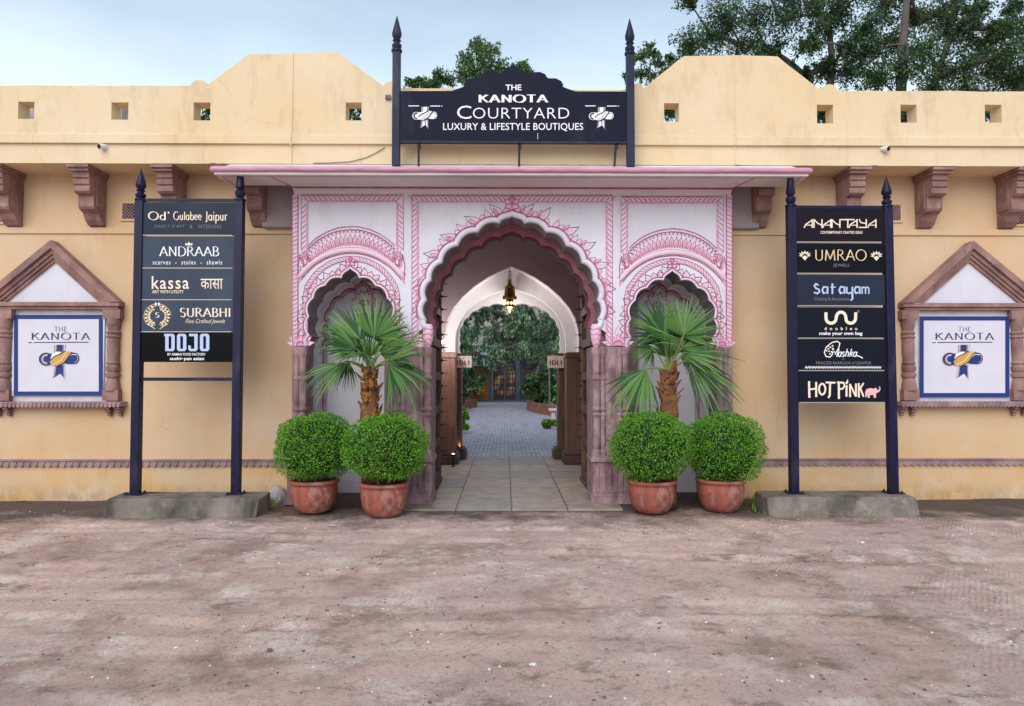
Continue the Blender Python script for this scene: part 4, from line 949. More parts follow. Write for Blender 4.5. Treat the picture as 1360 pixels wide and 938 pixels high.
# hanging name boards
PINKB = mat('pale_pink_board', lin(216, 194, 184), .6, lin(204, 180, 170), 6, 1)
for (x0, x1, y0, y1, lab) in ((604, 626.5, 473, 488.5, 'pale board lettered IDLI hung on the left-hand pillar above the lit uplight'), (727, 749, 473, 489, 'pale board lettered IDLI hung on the right-hand pillar, across the passage from the uplights')):
    Y = 3.85; a, b = at(x0, y0, Y), at(x1, y1, Y); t = thing('hanging_sign', lab, 'sign', ((a.x + b.x) / 2, Y, b.z), 'hanging boards in the gateway')
    m = MB(); m.box(a.x, b.x, Y - .02, Y, b.z, a.z); m.build('board', PINKB, t, .004)
    d = Decal(Y - .02); d.shapes(roman('IDLI', .24, .12, 10, .10, .24), (x0 + 3, y0 + 5.6, x1 - 3, y0 + 12.0), 0); d.line([(x0 + 10.5, y0 + 4), (x0 + 12.6, y0 + 1.6)], .8, 0); d.build('lettering', [REDP], t)
    m = MB(); m.box(a.x - .08, b.x + .06, Y - .015, Y - .002, a.z + .03, a.z + .05)
    for xx in (a.x + .04, b.x - .04): m.tube([(xx, Y - .01, a.z), (xx, Y - .01, a.z + .035)], .004, 5)
    if x0 < 650: m.box(a.x - .1, a.x - .08, Y - .02, Y + .05, a.z + .02, a.z + .06)
    else: m.box(b.x + .06, b.x + .1, Y - .02, Y + .05, a.z + .02, a.z + .06)
    m.build('hanger', DARKM, t)

# ================================================================== MAIN SIGN OVER THE EAVE
def finial(mb, x, y, z0, z1, r, mi=0, n=14):
    """spear finial with collar beads between z0 and z1"""
    h = z1 - z0
    mb.lathe(x, y, [(r * 1.12, z0), (r * 1.12, z0 + h * .05), (r * .75, z0 + h * .08), (r * 1.0, z0 + h * .14), (r * 1.0, z0 + h * .19), (r * .6, z0 + h * .24), (r * .6, z0 + h * .27), (r * .9, z0 + h * .31), (r * .62, z0 + h * .35),
                    (r * .95, z0 + h * .43), (r * 1.0, z0 + h * .5), (r * .8, z0 + h * .62), (r * .45, z0 + h * .8), (.003, z1)], n, mi)
YS = -.66
sx0, sx1 = X(526.5, YS, 150), X(837, YS, 150)
sign = thing('gateway_sign', 'large navy gateway sign with scalloped top held between two spear-topped posts above the eave', 'sign', ((sx0 + sx1) / 2, YS, Z(218, YS)))
for px, pt, pk in ((526.5, 22, 70), (837, 24, 72)):
    x = X(px, YS, 150); w = .044; m = MB(); m.box(x - w, x + w, YS - w, YS + w, Z(222, YS), Z(pk, YS)); o = m.build('post', SLATE, sign, .006)
    f = MB(); finial(f, x, YS, Z(pk, YS), Z(pt, YS), .056); f.build('finial', SLATE, o, smooth=True)
def S2(px, py): p = at(px, py, YS - .01); return (p.x, p.z)
hump = [(531, 122), (601, 121.5), (613, 117.5)] + arc(622, 112, 10, 9, 140, 258, 6) + arc(640, 104, 12, 9, 150, 270, 6) + arc(658, 100, 12, 9, 160, 300, 6) + [(668, 95), (674, 92)] + [(680, 87)]
hump = [(531, 122), (600, 121.8), (611, 118), (617, 115.5), (616, 113), (619, 108), (626, 104.5), (634, 104.5), (637, 104), (640, 99), (647, 96), (656, 96.5), (664, 98.5), (667, 98), (670, 93.5), (676, 91), (682, 86.5)]
full = hump + [(2 * 682 - a, b + .6) for a, b in reversed(hump[:-1])]
full = [(a, b) for a, b in full]; full[-1] = (833, 122.6)
YB = YS - .03
m = MB(); m.ext([S2(*p) for p in full] + [S2(833, 188.5), S2(531, 188.5)], YB, YB + .05); m.build('board', BOARDN, sign, .003)
m = MB(); m.box(S2(531, 188)[0], S2(833, 188)[0], YB - .006, YB + .056, S2(531, 190.2)[1], S2(531, 188)[1]); m.box(sx0 + .045, sx1 - .045, YS - .01, YS + .03, S2(680, 126)[1] - .02, S2(680, 126)[1] + .02) if False else None; m.build('bottom_rail', SLATE, sign)
d = Decal(YB)
d.shapes(sans('THE', .016), (671.5, 112.5, 692.5, 120), 0)
d.shapes(roman('KANOTA', .24, .075, 14, .13, .12), (635.5, 125.5, 728.5, 136.5), 0)
d.shapes(sans('C', -.004), (607, 140.5, 626, 158), 0); d.shapes(sans('OURTYARD', -.012, 0, 1.06), (628, 143.2, 756, 157.6), 0)
d.shapes(sans('LUXURY & LIFESTYLE BOUTIQUES', .004, 0, 1.02), (588.5, 163.5, 774.5, 174.5), 0)
d.line([(714, 177), (714.3, 185)], .5, 0)
d.build('lettering', WHITEP, sign)
def emblem(d, cx, cy, s, mode, line=True):
    """ribbon cross: mode 'colour' uses 0 blue 1 ochre 2 white 3 ink, mode 'white' uses 0 white 1 board"""
    f = lambda p: [(cx + a * s, cy + b * s) for a, b in p]
    B_, G_, W_, I_ = (0, 1, 2, 3) if mode == 'colour' else (0, 0, 1, 1)
    # upright of the ribbon
    d.poly(f([(-24, -60), (33, -60), (26, -10), (-26, -10)]), B_, 0)
    for xa, mi in ((-19, W_), (-13, G_ if mode == 'colour' else W_), (21, G_ if mode == 'colour' else W_), (27, W_)): d.line(f([(xa, -60), (xa - 2, -12)]), 3.4 * s, mi, 1)
    # tails
    d.poly(f([(-25, 42), (30, 42), (32, 118), (6, 84), (-33, 108)]), B_, 0)
    for p, mi in (([(-16, 42), (-22, 96)], G_ if mode == 'colour' else W_), ([(22, 42), (24, 108)], G_ if mode == 'colour' else W_), ([(-22, 42), (-29, 104)], W_), ([(28, 44), (30, 114)], W_)): d.line(f(p), 3.4 * s, mi, 1)
    if mode != 'colour': d.line(f([(4, 40), (6, 88)]), 6 * s, 1, 1)
    # loops of the knot
    lo = arc(-66, 12, 34, 31, 80, 285, 12) + [(-20, -14), (-40, 40)]
    ro = [(34, -28), (66, -22)] + arc(74, 8, 26, 29, -70, 85, 10) + [(40, 36), (20, 30)]
    d.poly(f(lo), B_, 2); d.poly(f(ro), B_, 2)
    lw_ = 3.2 * s if mode == 'colour' else 5.5 * s
    for rr, mi in ((.80, G_ if mode == 'colour' else W_), (.62, W_)): d.line(f(arc(-62, 12, 34 * rr, 31 * rr, 85, 280, 10)), lw_, mi, 3)
    d.line(f(arc(74, 8, 20, 22, -75, 85, 8)), 3.2 * s, G_ if mode == 'colour' else W_, 3); d.line(f([(26, 22), (60, -12), (84, -10)]), 3.2 * s, W_, 3)
    # crossing band
    d.poly(f([(-48, 24), (-40, 44), (-8, 46), (26, 30), (62, -22), (36, -30), (8, -16), (-24, 2)]), G_, 4)
    d.poly(f([(-46, 20), (-36, -14), (-8, -26), (14, -24), (-18, -4), (-34, 10)]), 2 if mode == 'colour' else 0, 5)
    d.line(f([(-50, 22), (-28, 0), (8, -16), (30, -30)]), lw_ * 1.3, I_, 6); d.line(f([(-12, 48), (26, 28), (64, -24)]), lw_ * 1.3, B_ if mode == 'colour' else 1, 6); d.line(f([(-34, 42), (10, 18), (44, -28)]), 2.6 * s, 2 if mode == 'colour' else 1, 6)
    d.line(f(arc(-66, 12, 35, 32, 70, 290, 12)), 2 * s, I_, 6)
for cx, cy in ((564, 152), (798.5, 152.5)):
    d = Decal(YB); emblem(d, cx, cy, .165, 'white'); d.line([(cx - 21.5, 140.8), (cx - 7.5, 140.8)], 1.1, 0); d.line([(cx + 7.5, 141), (cx + 20.5, 141)], 1.1, 0); d.poly([(cx + 22, 140.5), (cx + 23.5, 140.5), (cx + 23.5, 141.6), (cx + 22, 141.6)], 0)
    d.build('ribbon_emblem', [WHITEP, BOARDN], sign)
for px, tilt in ((556, 0), (689.5, 0), (818, -2)):
    a, b = at(px, 190, YS), at(px + tilt, 221, YS); m = MB(); m.tube([(a.x, YS, a.z), (b.x, YS, b.z)], .013, 8); m.box(a.x - .03, a.x + .03, YS - .02, YS + .02, a.z - .005, a.z + .012); m.tube([(a.x + .02, YS, a.z - .02), (a.x + .025, YS, a.z - .06), (a.x, YS, a.z - .08)], .007, 6); m.build('strut', DARKM, sign)
p = at(516, 130, YU); m = MB(); m.box(p.x - .035, p.x + .03, YU - .03, YU - .001, p.z - .025, p.z + .025); m.lathe(p.x - .02, YU - .035, [(.006, p.z - .02), (.012, p.z), (.006, p.z + .02)], 8); o = m.build('junction_box', mat('grey_plastic', lin(120, 112, 108), .6), None, .004); tag(o, 'small grey junction box on the parapet beside the sign post', 'junction box')
pts = [at(a, b, YU - .012) for a, b in ((416, 217), (440, 216.5), (465, 215), (485, 210), (500, 203), (511, 196))]; m = MB(); m.tube(pts, .004, 5); o = m.build('loose_cable', DARKM); tag(o, 'thin dark cable sagging across the fascia toward the sign post', 'cable')
# ------------------------------------------------------------------ CCTV cameras under the cornice
for (px, py, sx, lab) in ((138, 195, -1, 'white bullet camera under the cornice near the second parapet opening from the left'), (1174, 198, 1, 'white bullet camera under the cornice above the taller dark directory sign')):
    p = at(px, py, YU - .02); t = thing('security_camera', lab, 'camera', tuple(p)); dr = Vector((sx * .45, -1, -.25)).normalized()
    rot = dr.to_track_quat('Z', 'Y').to_matrix().to_4x4()
    m = MB(); m.lathe(0, 0, [(.02, -.06), (.032, -.05), (.034, .055), (.03, .06)], 16); m.v = [Matrix.Translation(p) @ rot @ v for v in m.v]; m.build('housing', mat('white_plastic', lin(222, 218, 214), .4), t, smooth=True)
    m = MB(); m.lathe(0, 0, [(.001, .0605), (.028, .0605), (.024, .068), (.001, .07)], 16); m.v = [Matrix.Translation(p) @ rot @ v for v in m.v]; m.build('lens', mat('black_lens', lin(14, 14, 18), .15), t)
    m = MB(); m.tube([p, p + Vector((-sx * .0, .03, .03)), (p.x, YU + .0, p.z + .03)], .012, 8); m.build('mount', mat('white_plastic', lin(222, 218, 214)), t)

# ================================================================== STONE PEDIMENTED PLAQUES ON THE WALL
def plaque(x0p, x1p, ap, label, ip, lx):
    """x0p..x1p: outer cornice ends (photo px), ap: apex px, ip: inner panel box, lx: shift of the lettering"""
    Y = 0.0; g = lambda a, b, y=Y: at(a, b, y)
    cxm = (x0p + x1p) / 2; t = thing('wall_plaque', label, 'plaque', (X(cxm, Y), Y, Z(545, Y)), 'stone framed plaques on the yellow wall')
    cz1, cz0 = 402, 411
    a, b = g(x0p, 405), g(x1p, 405); zc1, zc0 = Z(402, -.1), Z(411, -.1)
    m = MB(); m.box(a.x, b.x, -.13, -.001, zc0 + .03, zc1); m.box(a.x + .03, b.x - .03, -.10, -.002, zc0 - .005, zc0 + .029); m.build('cornice', STONED, t, .008)
    apx = g(ap[0], ap[1], -.08); ax_, az_ = apx.x, apx.z
    for s, e in ((-1, a.x), (1, b.x)):
        m = MB()
        for w0, w1, y0, y1 in ((0, .075, -.15, -.001), (.0755, .12, -.11, -.001), (.1205, .155, -.085, -.001), (.1555, .19, -.06, -.001)):
            # sloping member measured inwards from the outer line, mitred at the apex
            dx, dz = ax_ - e, az_ - zc1; L = math.hypot(dx, dz); nx, nz = (dz / L, -dx / L) if s < 0 else (-dz / L, -dx / L)
            nx, nz = (dz / L * (1 if s < 0 else -1) * (1 if dx > 0 else 1), 0) if False else ((dz / L), -(dx / L)) if s < 0 else (-dz / L, dx / L)
            if nz > 0: nx, nz = -nx, -nz
            def pt(w, end):
                # intersect offset line with the axis (end=1) or the cornice top (end=0)
                ox, oz = e + nx * w, zc1 + nz * w; ux, uz = dx / L, dz / L
                if end: k_ = (ax_ - ox) / ux
                else: k_ = (zc1 - oz) / uz
                return (ox + ux * k_, oz + uz * k_)
            q = [pt(w0, 0), pt(w0, 1), pt(w1, 1), pt(w1, 0)]; m.ext(q, y0, y1)
        m.build('raking_moulding', STONED, t, .004)
    tri = [(a.x + .18, zc1 + .002), (b.x - .18, zc1 + .002), (ax_, az_ - .2)]
    m = MB(); m.ext(tri, -.03, -.0015); m.build('tympanum', WHITE, t)
    # backing slab, painted panel with blue border
    i0, i1 = g(ip[0] - 8, 412, -.02), g(ip[2] + 8, ip[3] + 10, -.02)
    m = MB(); m.box(i0.x, i1.x, -.02, -.002, Z(538, -.02), zc0 - .004); m.build('backing', mat('rough_white_plaster', lin(206, 200, 206), .9, lin(176, 168, 172), 6, .7), t)
    p0, p1 = g(ip[0], ip[1], -.045), g(ip[2], ip[3], -.045)
    m = MB(); m.box(p0.x, p1.x, -.045, -.0205, p1.z, p0.z); pn = m.build('panel', mat('panel_white', lin(212, 208, 218), .7, lin(198, 194, 206), 3, .6), t, .003)
    d = Decal(-.045); w = 5.6; x0, y0, x1, y1 = ip[0] + .3, ip[1] + .3, ip[2] - .3, ip[3] - .3
    for q in ([(x0, y0), (x1, y0), (x1 - w, y0 + w), (x0 + w, y0 + w)], [(x0, y1), (x1, y1), (x1 - w, y1 - w), (x0 + w, y1 - w)], [(x0, y0), (x0 + w, y0 + w), (x0 + w, y1 - w), (x0, y1)], [(x1, y0), (x1 - w, y0 + w), (x1 - w, y1 - w), (x1, y1)]): d.poly(q, 0)
    d.build('blue_border', [BLUEP], pn)
    d = Decal(-.045); c = lx
    d.shapes(roman('THE', .10, .06, 12, .06, .1), (c - 8.5, 434, c + 8.5, 440.5), 3)
    d.shapes(roman('KANOTA', .15, .05, 14, .12, .14), (c - 39, 442, c + 40, 451.5), 3)
    d.line([(c - 43, 455.3), (c - 38, 455.1)], 1.2, 3); d.line([(c - 36, 455.0), (c + 37, 454.6)], 1.1, 3)
    emblem(d, c - 2, 474, .265, 'colour'); d.build('painted_crest', [BLUEP, OCHP, WHITEP, INKP], pn)
    # turned half columns
    for cxp in (ip[0] - 13 if ip[0] > 600 else ip[0] - 13, ip[2] + 12):
        cx = g(cxp, 470, -.06).x; zt, zb_ = zc0 - .006, Z(532, -.06); h = zt - zb_; m = MB(); r = .082
        m.box(cx - .105, cx + .105, -.10, -.001, zt - h * .10, zt); m.box(cx - .095, cx + .095, -.09, -.001, zb_, zb_ + h * .12)
        pr = [(r * 1.05, 0), (r * 1.05, .02), (r * .95, .10), (r * .7, .17), (r * .95, .19), (r * 1.02, .23), (r * .7, .25), (r * .95, .28), (r * .98, .33), (r * .75, .35), (r * .95, .38), (r * .78, .41), (r * .86, .60), (r * .80, .72), (r * 1.0, .74), (r * .8, .77), (r * 1.0, .80), (r * .75, .83), (r * .95, .90), (r * .98, 1)]
        m.lathe(cx, -.035, [(rr, zb_ + h * .11 + zz_ * h * .80) for rr, zz_ in pr], 14); m.build('column', STONED, t, 0, smooth=True)
    # sill with carved edge, corbels
    s0, s1 = g(ip[0] - 26, 540, -.1).x, g(ip[2] + 26, 540, -.1).x; zs1, zs0 = Z(533.5, -.12), Z(541, -.12); m = MB(); m.box(s0, s1, -.14, -.001, zs0 + .012, zs1)
    n_ = int((s1 - s0) / .05)
    for i in range(n_):
        xx = s0 + (s1 - s0) * i / n_; m.hexa([(xx + .002, -.147, zs0), (xx + .03, -.147, zs0), (xx + .03, -.138, zs0), (xx + .002, -.138, zs0), (xx + .02, -.15, zs1 - .012), (xx + .046, -.15, zs1 - .012), (xx + .046, -.138, zs1 - .012), (xx + .02, -.138, zs1 - .012)])
    m.build('sill', STONEL, t, .003)
    for cxp in (ip[0] - 22, ip[0] - 8, ip[2] + 7, ip[2] + 21):
        cx = g(cxp, 548, -.06).x; m = MB(); m.box(cx - .035, cx + .035, -.11, -.001, zs0 - .03, zs0 - .001); m.box(cx - .03, cx + .03, -.085, -.001, zs0 - .065, zs0 - .031); m.box(cx - .022, cx + .022, -.055, -.001, zs0 - .11, zs0 - .066); m.build('corbel', STONED, t, .01)
    return t
plaque(-21, 166, (72, 320), 'red stone pedimented plaque with painted blue-bordered panel, next to the five-panel directory sign', (18, 418, 137, 526), 80.5)
plaque(1192, 1381, (1288, 321), 'red stone pedimented plaque with painted blue-bordered panel, next to the six-panel directory sign', (1221, 420, 1341, 528), 1281)

# ================================================================== DIRECTORY SIGNS ON CONCRETE PLINTHS
YD = -.80
PAN = {'slate': mat('slate_panel', lin(62, 72, 88), .4, lin(50, 58, 74), 2, 1, spec=.15), 'slate2': mat('dark_slate_panel', lin(38, 46, 62), .4, lin(30, 36, 50), 2, 1, spec=.15), 'black': mat('black_panel', lin(5, 5, 9), .3, spec=.1),
       'plum': mat('plum_black_panel', lin(26, 18, 28), .5, spec=.12), 'ink': mat('ink_panel', lin(9, 12, 20), .5, spec=.12), 'blue': mat('blue_black_panel', lin(17, 21, 34), .5, spec=.12)}
LET = [WHITEP, CREAMP, GOLDP, DIMP, PALEB, mat('pink_lettering', lin(226, 176, 176), .6)]
def lotus(d, cx, cy, s, mi):
    for a, l, w in ((-90, 8, 3.4), (-125, 8.6, 2.6), (-55, 8.6, 2.6), (-152, 9.4, 2.4), (-28, 9.4, 2.4), (-175, 8.6, 2.2), (-5, 8.6, 2.2)):
        an = R(a); f = lambda t, o: (cx + s * (t * math.cos(an) - o * math.sin(an)), cy + s * (2 + t * math.sin(an) + o * math.cos(an)))
        d.poly([f(2.6, 0), f(l * .62, w * .5), f(l, 0), f(l * .62, -w * .5)], mi, 0)
    d.poly([(cx - 4 * s, cy + 3.4 * s), (cx, cy + 1 * s), (cx + 4 * s, cy + 3.4 * s), (cx, cy + 8 * s)], mi, 0)
def left_panels(k, d):
    if k == 0:
        d.shapes(roman("Od'", .15, .05, 20, .09, .12), (196.5, 281, 225, 292.6), 1); d.shapes(roman("Gulabee", .15, .05, 20, .08, .07), (230, 281, 268, 292.6), 1); d.shapes(roman("Jaipur", .15, .05, 20, .08, .07), (273, 281, 302, 297), 1)
        d.shapes(sans("OBJECT D'ART", 0, 0, 1.25), (205, 298.6, 245, 303.4), 3); d.shapes(sans("&"), (252, 298.6, 256, 303.4), 3); d.shapes(sans("INTERIORS", 0, 0, 1.25), (263, 298.6, 294, 303.4), 3)
    elif k == 1:
        d.shapes(roman('ANDRAAB', .13, .04, 18, .10, .04), (211, 327.5, 291, 340.5), 0)
        d.poly([(246, 326), (246.3, 322.5), (248.5, 324.2), (250.8, 321), (253, 324.2), (255.3, 322.5), (255.6, 326)], 1)
        d.shapes(sans('scarves  -  stoles  -  shawls', .006, 0, 1.3), (203, 345.5, 295, 351.5), 0)
    elif k == 2:
        d.shapes(sans('kassa', .008, 0, 1.15), (201.5, 367, 251, 384), 1); d.shapes(sans('कासा', .004), (266.5, 370.5, 296, 384), 1); d.shapes(sans('ART WITH UTILITY', .012), (202, 385.5, 244, 389.8), 1)
    elif k == 3:
        cx, cy = 209, 420
        for i in range(20):
            a = R(i * 18 + 9)
            if abs(math.cos(a)) < .18: continue
            for r, pw in ((14.5, 2.3), (10.5, 2.0)):
                x, y = cx + r * 1.05 * math.cos(a), cy + r * .95 * math.sin(a); n0 = (math.cos(a), math.sin(a)); tt = (-n0[1], n0[0])
                d.poly([(x - n0[0] * pw, y - n0[1] * pw), (x + tt[0] * pw * .6, y + tt[1] * pw * .6), (x + n0[0] * pw, y + n0[1] * pw), (x - tt[0] * pw * .6, y - tt[1] * pw * .6)], 2 if (i + int(r)) % 3 else 1)
            d.line(arc(cx + 12.5 * math.cos(a), cy + 12 * math.sin(a), 2.4, 2.4, i * 30, i * 30 + 250, 7), .6, 2)
        d.line([(cx - 3, 437), (cx - 14, 430)], .8, 1); d.line([(cx + 3, 437), (cx + 14, 430)], .8, 1); d.line(arc(cx, cy, 17.8, 16.4, 130, 410, 30)[:-6], .6, 2)
        for s in (-1, 1): d.poly([(cx + s * 1, 406), (cx + s * 4, 404.5), (cx + s * 2.2, 402), (cx + s * 3.4, 400), (cx + s * 1, 403)], 0); d.line([(cx + s * 1, 406), (cx + s * 6, 407.5), (cx + s * 10, 407)], .7, 1)
        d.shapes(roman('S', .15, .06, 20, .05), (206.2, 415, 211.6, 422), 0)
        d.shapes(roman('SURABHI', .16, .05, 16, .10, .06), (239, 409, 306, 421.5), 1); d.shapes(sans('Fine Crafted Jewels', -.004, .35), (246.5, 424, 299, 431), 1)
    elif k == 4:
        def dl(x0, kind):
            x1 = x0 + 12.5; y0, y1 = 443.5, 466.5; w = 4.4
            if kind == 'D': d.poly([(x0 - 1.5, y0), (x1 - 2, y0), (x1, y0 + 2.5), (x1, y0 + 3.2), (x0 - 1.5, y0 + 3.2)], 4); d.poly([(x0, y0 + 3.2), (x0 + w, y0 + 3.2), (x0 + w, y1), (x0, y1)], 4); d.poly([(x1 - w, y0 + 3.2), (x1, y0 + 3.2), (x1, y1 - 2.5), (x1 - 2, y1), (x1 - w, y1)], 4); d.poly([(x0 + w, y1 - 3.2), (x1 - w, y1 - 3.2), (x1 - w, y1), (x0 + w, y1)], 4)
            if kind == 'O': d.poly([(x0 + 2, y0), (x1 - 2, y0), (x1, y0 + 2.5), (x1, y0 + 3.2), (x0, y0 + 3.2), (x0, y0 + 2.5)], 4); d.poly([(x0, y0 + 3.2), (x0 + w, y0 + 3.2), (x0 + w, y1 - 3.2), (x0, y1 - 3.2)], 4); d.poly([(x1 - w, y0 + 3.2), (x1, y0 + 3.2), (x1, y1 - 3.2), (x1 - w, y1 - 3.2)], 4); d.poly([(x0, y1 - 3.2), (x1, y1 - 3.2), (x1, y1 - 2.5), (x1 - 2, y1), (x0 + 2, y1), (x0, y1 - 2.5)], 4)
            if kind == 'J': d.poly([(x0 + 1, y0), (x1, y0), (x1, y0 + 3.2), (x0 + 1, y0 + 3.2)], 4); d.poly([(x1 - w, y0 + 3.2), (x1, y0 + 3.2), (x1, y1 - 2.5), (x1 - 2, y1), (x1 - w, y1)], 4); d.poly([(x0, y1 - 7.5), (x0 + 3.4, y1 - 7.5), (x0 + 3.4, y1 - 3.2), (x1 - w, y1 - 3.2), (x1 - w, y1), (x0 + 2, y1), (x0, y1 - 2.5)], 4)
        dl(219.5, 'D'); dl(235, 'O'); dl(250, 'J'); dl(265.5, 'O')
        d.shapes(sans('BY ARMAN FOOD FACTORY', .012), (222.5, 469, 273, 472.4), 0); d.shapes(sans('sushi', .02), (225.5, 474.2, 240, 478.4), 0); d.shapes(sans('•'), (241, 475.5, 242.8, 477.3), 0); d.shapes(sans('pan asian', .02), (244.5, 474.4, 271, 479.8), 0)
def right_panels(k, d):
    if k == 0:
        # angular letters without straight bars
        x = 1068.0; yt, yb = 291.3, 302.8
        def A_(x): d.line([(x, yb), (x + 2, yb - 4.5), (x + 6.5, yb - 7.5), (x + 11.5, yt + .6)], 1.5, 1); d.line([(x + 10.8, yt), (x + 10.8, yb)], 1.7, 1); d.line([(x + 3, yb - 3.6), (x + 10.5, yb - 3.6)], 1.1, 1)
        def N_(x): d.line([(x, yt), (x, yb)], 1.6, 1); d.line([(x, yt + .5), (x + 5, yt + 5.5), (x + 10.5, yt + 8)], 1.5, 1); d.line([(x + 10.5, yt), (x + 10.5, yb)], 1.7, 1)
        A_(1068); N_(1081.2); A_(1092.6); N_(1105); d.line([(1116.5, yt + .5), (1135, yt + .5)], 1.5, 1); d.line([(1126, yt), (1126, yb)], 1.8, 1); A_(1127.5)
        d.line([(1141, yt), (1143.5, yt + 4.5), (1150, yt + 5.5)], 1.5, 1); d.line([(1150.5, yt), (1150.5, yb)], 1.7, 1); d.line([(1140.5, yb - .6), (1150.5, yb - .6)], 1.5, 1); A_(1152.5)
        d.shapes(sans('CONTEMPORARY CRAFTED IDEAS', .014), (1089.5, 307, 1145.5, 310.6), 1)
    elif k == 1:
        d.shapes(roman('UMRAO', .10, .05, 20, .05, .06), (1083, 331.5, 1151, 346.5), 2); lotus(d, 1069, 338.5, .95, 1); lotus(d, 1164, 339, .95, 1)
        d.shapes(roman('JEWELS', .12, .05, 18, .06, .1) if False else sans('JEWELS', .0, 0, 1.1), (1106.5, 350.5, 1128, 355.6), 3)
    elif k == 2:
        x0, yb = 1080.5, 390.5
        f = lambda p, dx: [(x0 + dx + a, yb - b) for a, b in p]; W = 2.1
        d.line(f([(6.5, 11.5), (3, 13.5), (1, 11), (3, 7.5), (7, 6), (8, 3), (5, .5), (.5, 2)], 0), W, 4)
        a_ = [(7.6, 9), (3, 9.4), (1, 5), (3, .7), (6, 2)]
        for dx in (10.5, 33, 53.3): d.line(f(a_, dx), W, 4); d.line(f([(8, 9.6), (8, 0)], dx), W * 1.1, 4)
        d.line(f([(2.5, 14), (2.5, 0)], 22.5), W * 1.1, 4); d.line(f([(0, 9), (7, 9)], 22.5), 1.5, 4)
        d.line(f([(0, 9.6), (0, 2), (3, .6), (7, 2)], 44), W, 4); d.line(f([(7.6, 9.6), (7.6, -7), (5, -8.5)], 44), W * 1.1, 4)
        d.line(f([(0.5, 9.6), (0.5, 0)], 64), 1.7, 4); d.line(f([(1, 8), (3, 9.2), (5, 7.5), (5, 0)], 64), 1.7, 4); d.line(f([(5.6, 8), (7.4, 9.2), (9.4, 7.5), (9.4, 0)], 64), 1.7, 4)
        d.shapes(sans('Clothing & Accessories', .0), (1081.5, 395, 1128, 400.5), 3)
    elif k == 3:
        pts = [(1097, 415), (1097, 422)] + arc(1103.8, 422.5, 6.8, 7, 180, 10, 10)[1:] + [(1110.6, 421)] + arc(1117, 421.5, 6.2, 6.8, 180, 360, 10)[1:-1] + [(1123.2, 421)] + arc(1129.8, 422.5, 6.6, 7, 170, 0, 10)[1:] + [(1136.5, 415)]
        d.line(pts, 4.0, 1); d.line(arc(1140, 413.6, 1.4, 1.4, 0, 360, 10), .7, 3); d.shapes(sans('doubleu', .02, 0, 2.2), (1095, 434.5, 1138.5, 438.6), 1); d.shapes(sans('make your own bag', .022), (1088, 440.6, 1145.5, 446.4), 0)
    elif k == 4:
        d.line([(1109, 471), (1114, 462), (1115.5, 456), (1112, 453.4), (1105, 455), (1097.5, 461), (1094.8, 468), (1097, 473.5), (1102, 474.5), (1105, 472), (1106, 467)], 1.2, 0)
        for i in range(11):
            a = R(i * 33); rr = 3.2 + (i % 2) * 2.6; d.poly(arc(1103.3 + rr * math.cos(a), 464.5 + rr * math.sin(a), 1.3, 1.0, 0, 315, 7), 1)
        d.line([(1114.5, 463.5), (1111, 474)], 1.1, 0)
        d.shapes(roman('ashka', .15, .08, 25, 0, .02, .3), (1112.5, 463.5, 1139, 474.3), 0); d.line([(1137, 472), (1141, 473.3), (1146, 475.8)], 1.3, 0)
        d.shapes(sans('by'), (1118.5, 475.6, 1122, 478.2), 3); d.shapes(sans('PRINCESS BHARGAVI of UDAIPUR', .0, 0, 1.05), (1084, 480.2, 1157, 484.2), 3)
        d.line([(1069 + i * 1.72, 489.4 - (i % 2) * 2.6) for i in range(60)], .9, 0)
    elif k == 5:
        yt, yb = 507.5, 527.5; L = lambda p, w=2.5: d.line(p, w, 1)
        L([(1074.5, yt - 1), (1075, yb + 1)], 2.8); L([(1084, yt), (1084, yb)], 2.6); L([(1074.5, 517.5), (1085, 516)], 2.2)
        d.line(arc(1092, 517, 4.2, 7.2, 0, 360, 18), 2.4, 1); L([(1096.5, yt + .6), (1109.5, yt + 1)], 2.4); L([(1102.5, yt + 1), (1102, yb - 2), (1100, yb + 1)], 2.6)
        L([(1114, yt), (1114.2, yb + 2.5)], 2.7); d.line([(1111.5, yt + .3), (1120.5, yt + 1), (1121.8, 513), (1119, 516.5), (1114, 517)], 2.2, 1); L([(1124.5, 512), (1124.2, yb - .5)], 2.6); d.poly([(1122.6, 509.5), (1126, 503.5), (1126.6, 508), (1124.6, 511)], 1)
        L([(1129, 510), (1129, yb)], 2.4); L([(1129, 510.5), (1136.5, yb - 1)], 2.2); L([(1136.8, 509.5), (1136.8, yb - .5)], 2.4)
        L([(1140.6, 509), (1140.6, yb + .5)], 2.4); L([(1147, 508.8), (1141.6, 517.5)], 2.1); L([(1142.6, 516), (1147, 527)], 2.3)
        e = [(1149.5, 528.5), (1149, 521), (1151, 516.8), (1156, 515.6), (1160, 516.4), (1163, 515), (1165.4, 517.5), (1166.4, 519), (1168, 516), (1167.2, 513.6), (1168.6, 513.4), (1169.6, 517), (1167.4, 521), (1164.4, 521.8), (1163.4, 524), (1163.6, 528.5), (1160.6, 528.5), (1160, 524.6), (1155.4, 524.8), (1155, 528.5), (1152.4, 528.5), (1152, 525)]
        tri = tessellate_polygon([[Vector((a, b, 0)) for a, b in e]])
        for t_ in tri: d.poly([e[i] for i in t_], 5)
LP = [((189, 268.5, 312, 312), 'slate2'), ((188.5, 314, 312, 355.5), 'slate'), ((188, 357, 311.5, 397.5), 'slate'), ((187.5, 399, 311, 440), 'slate'), ((187, 441.5, 310.5, 481), 'black')]
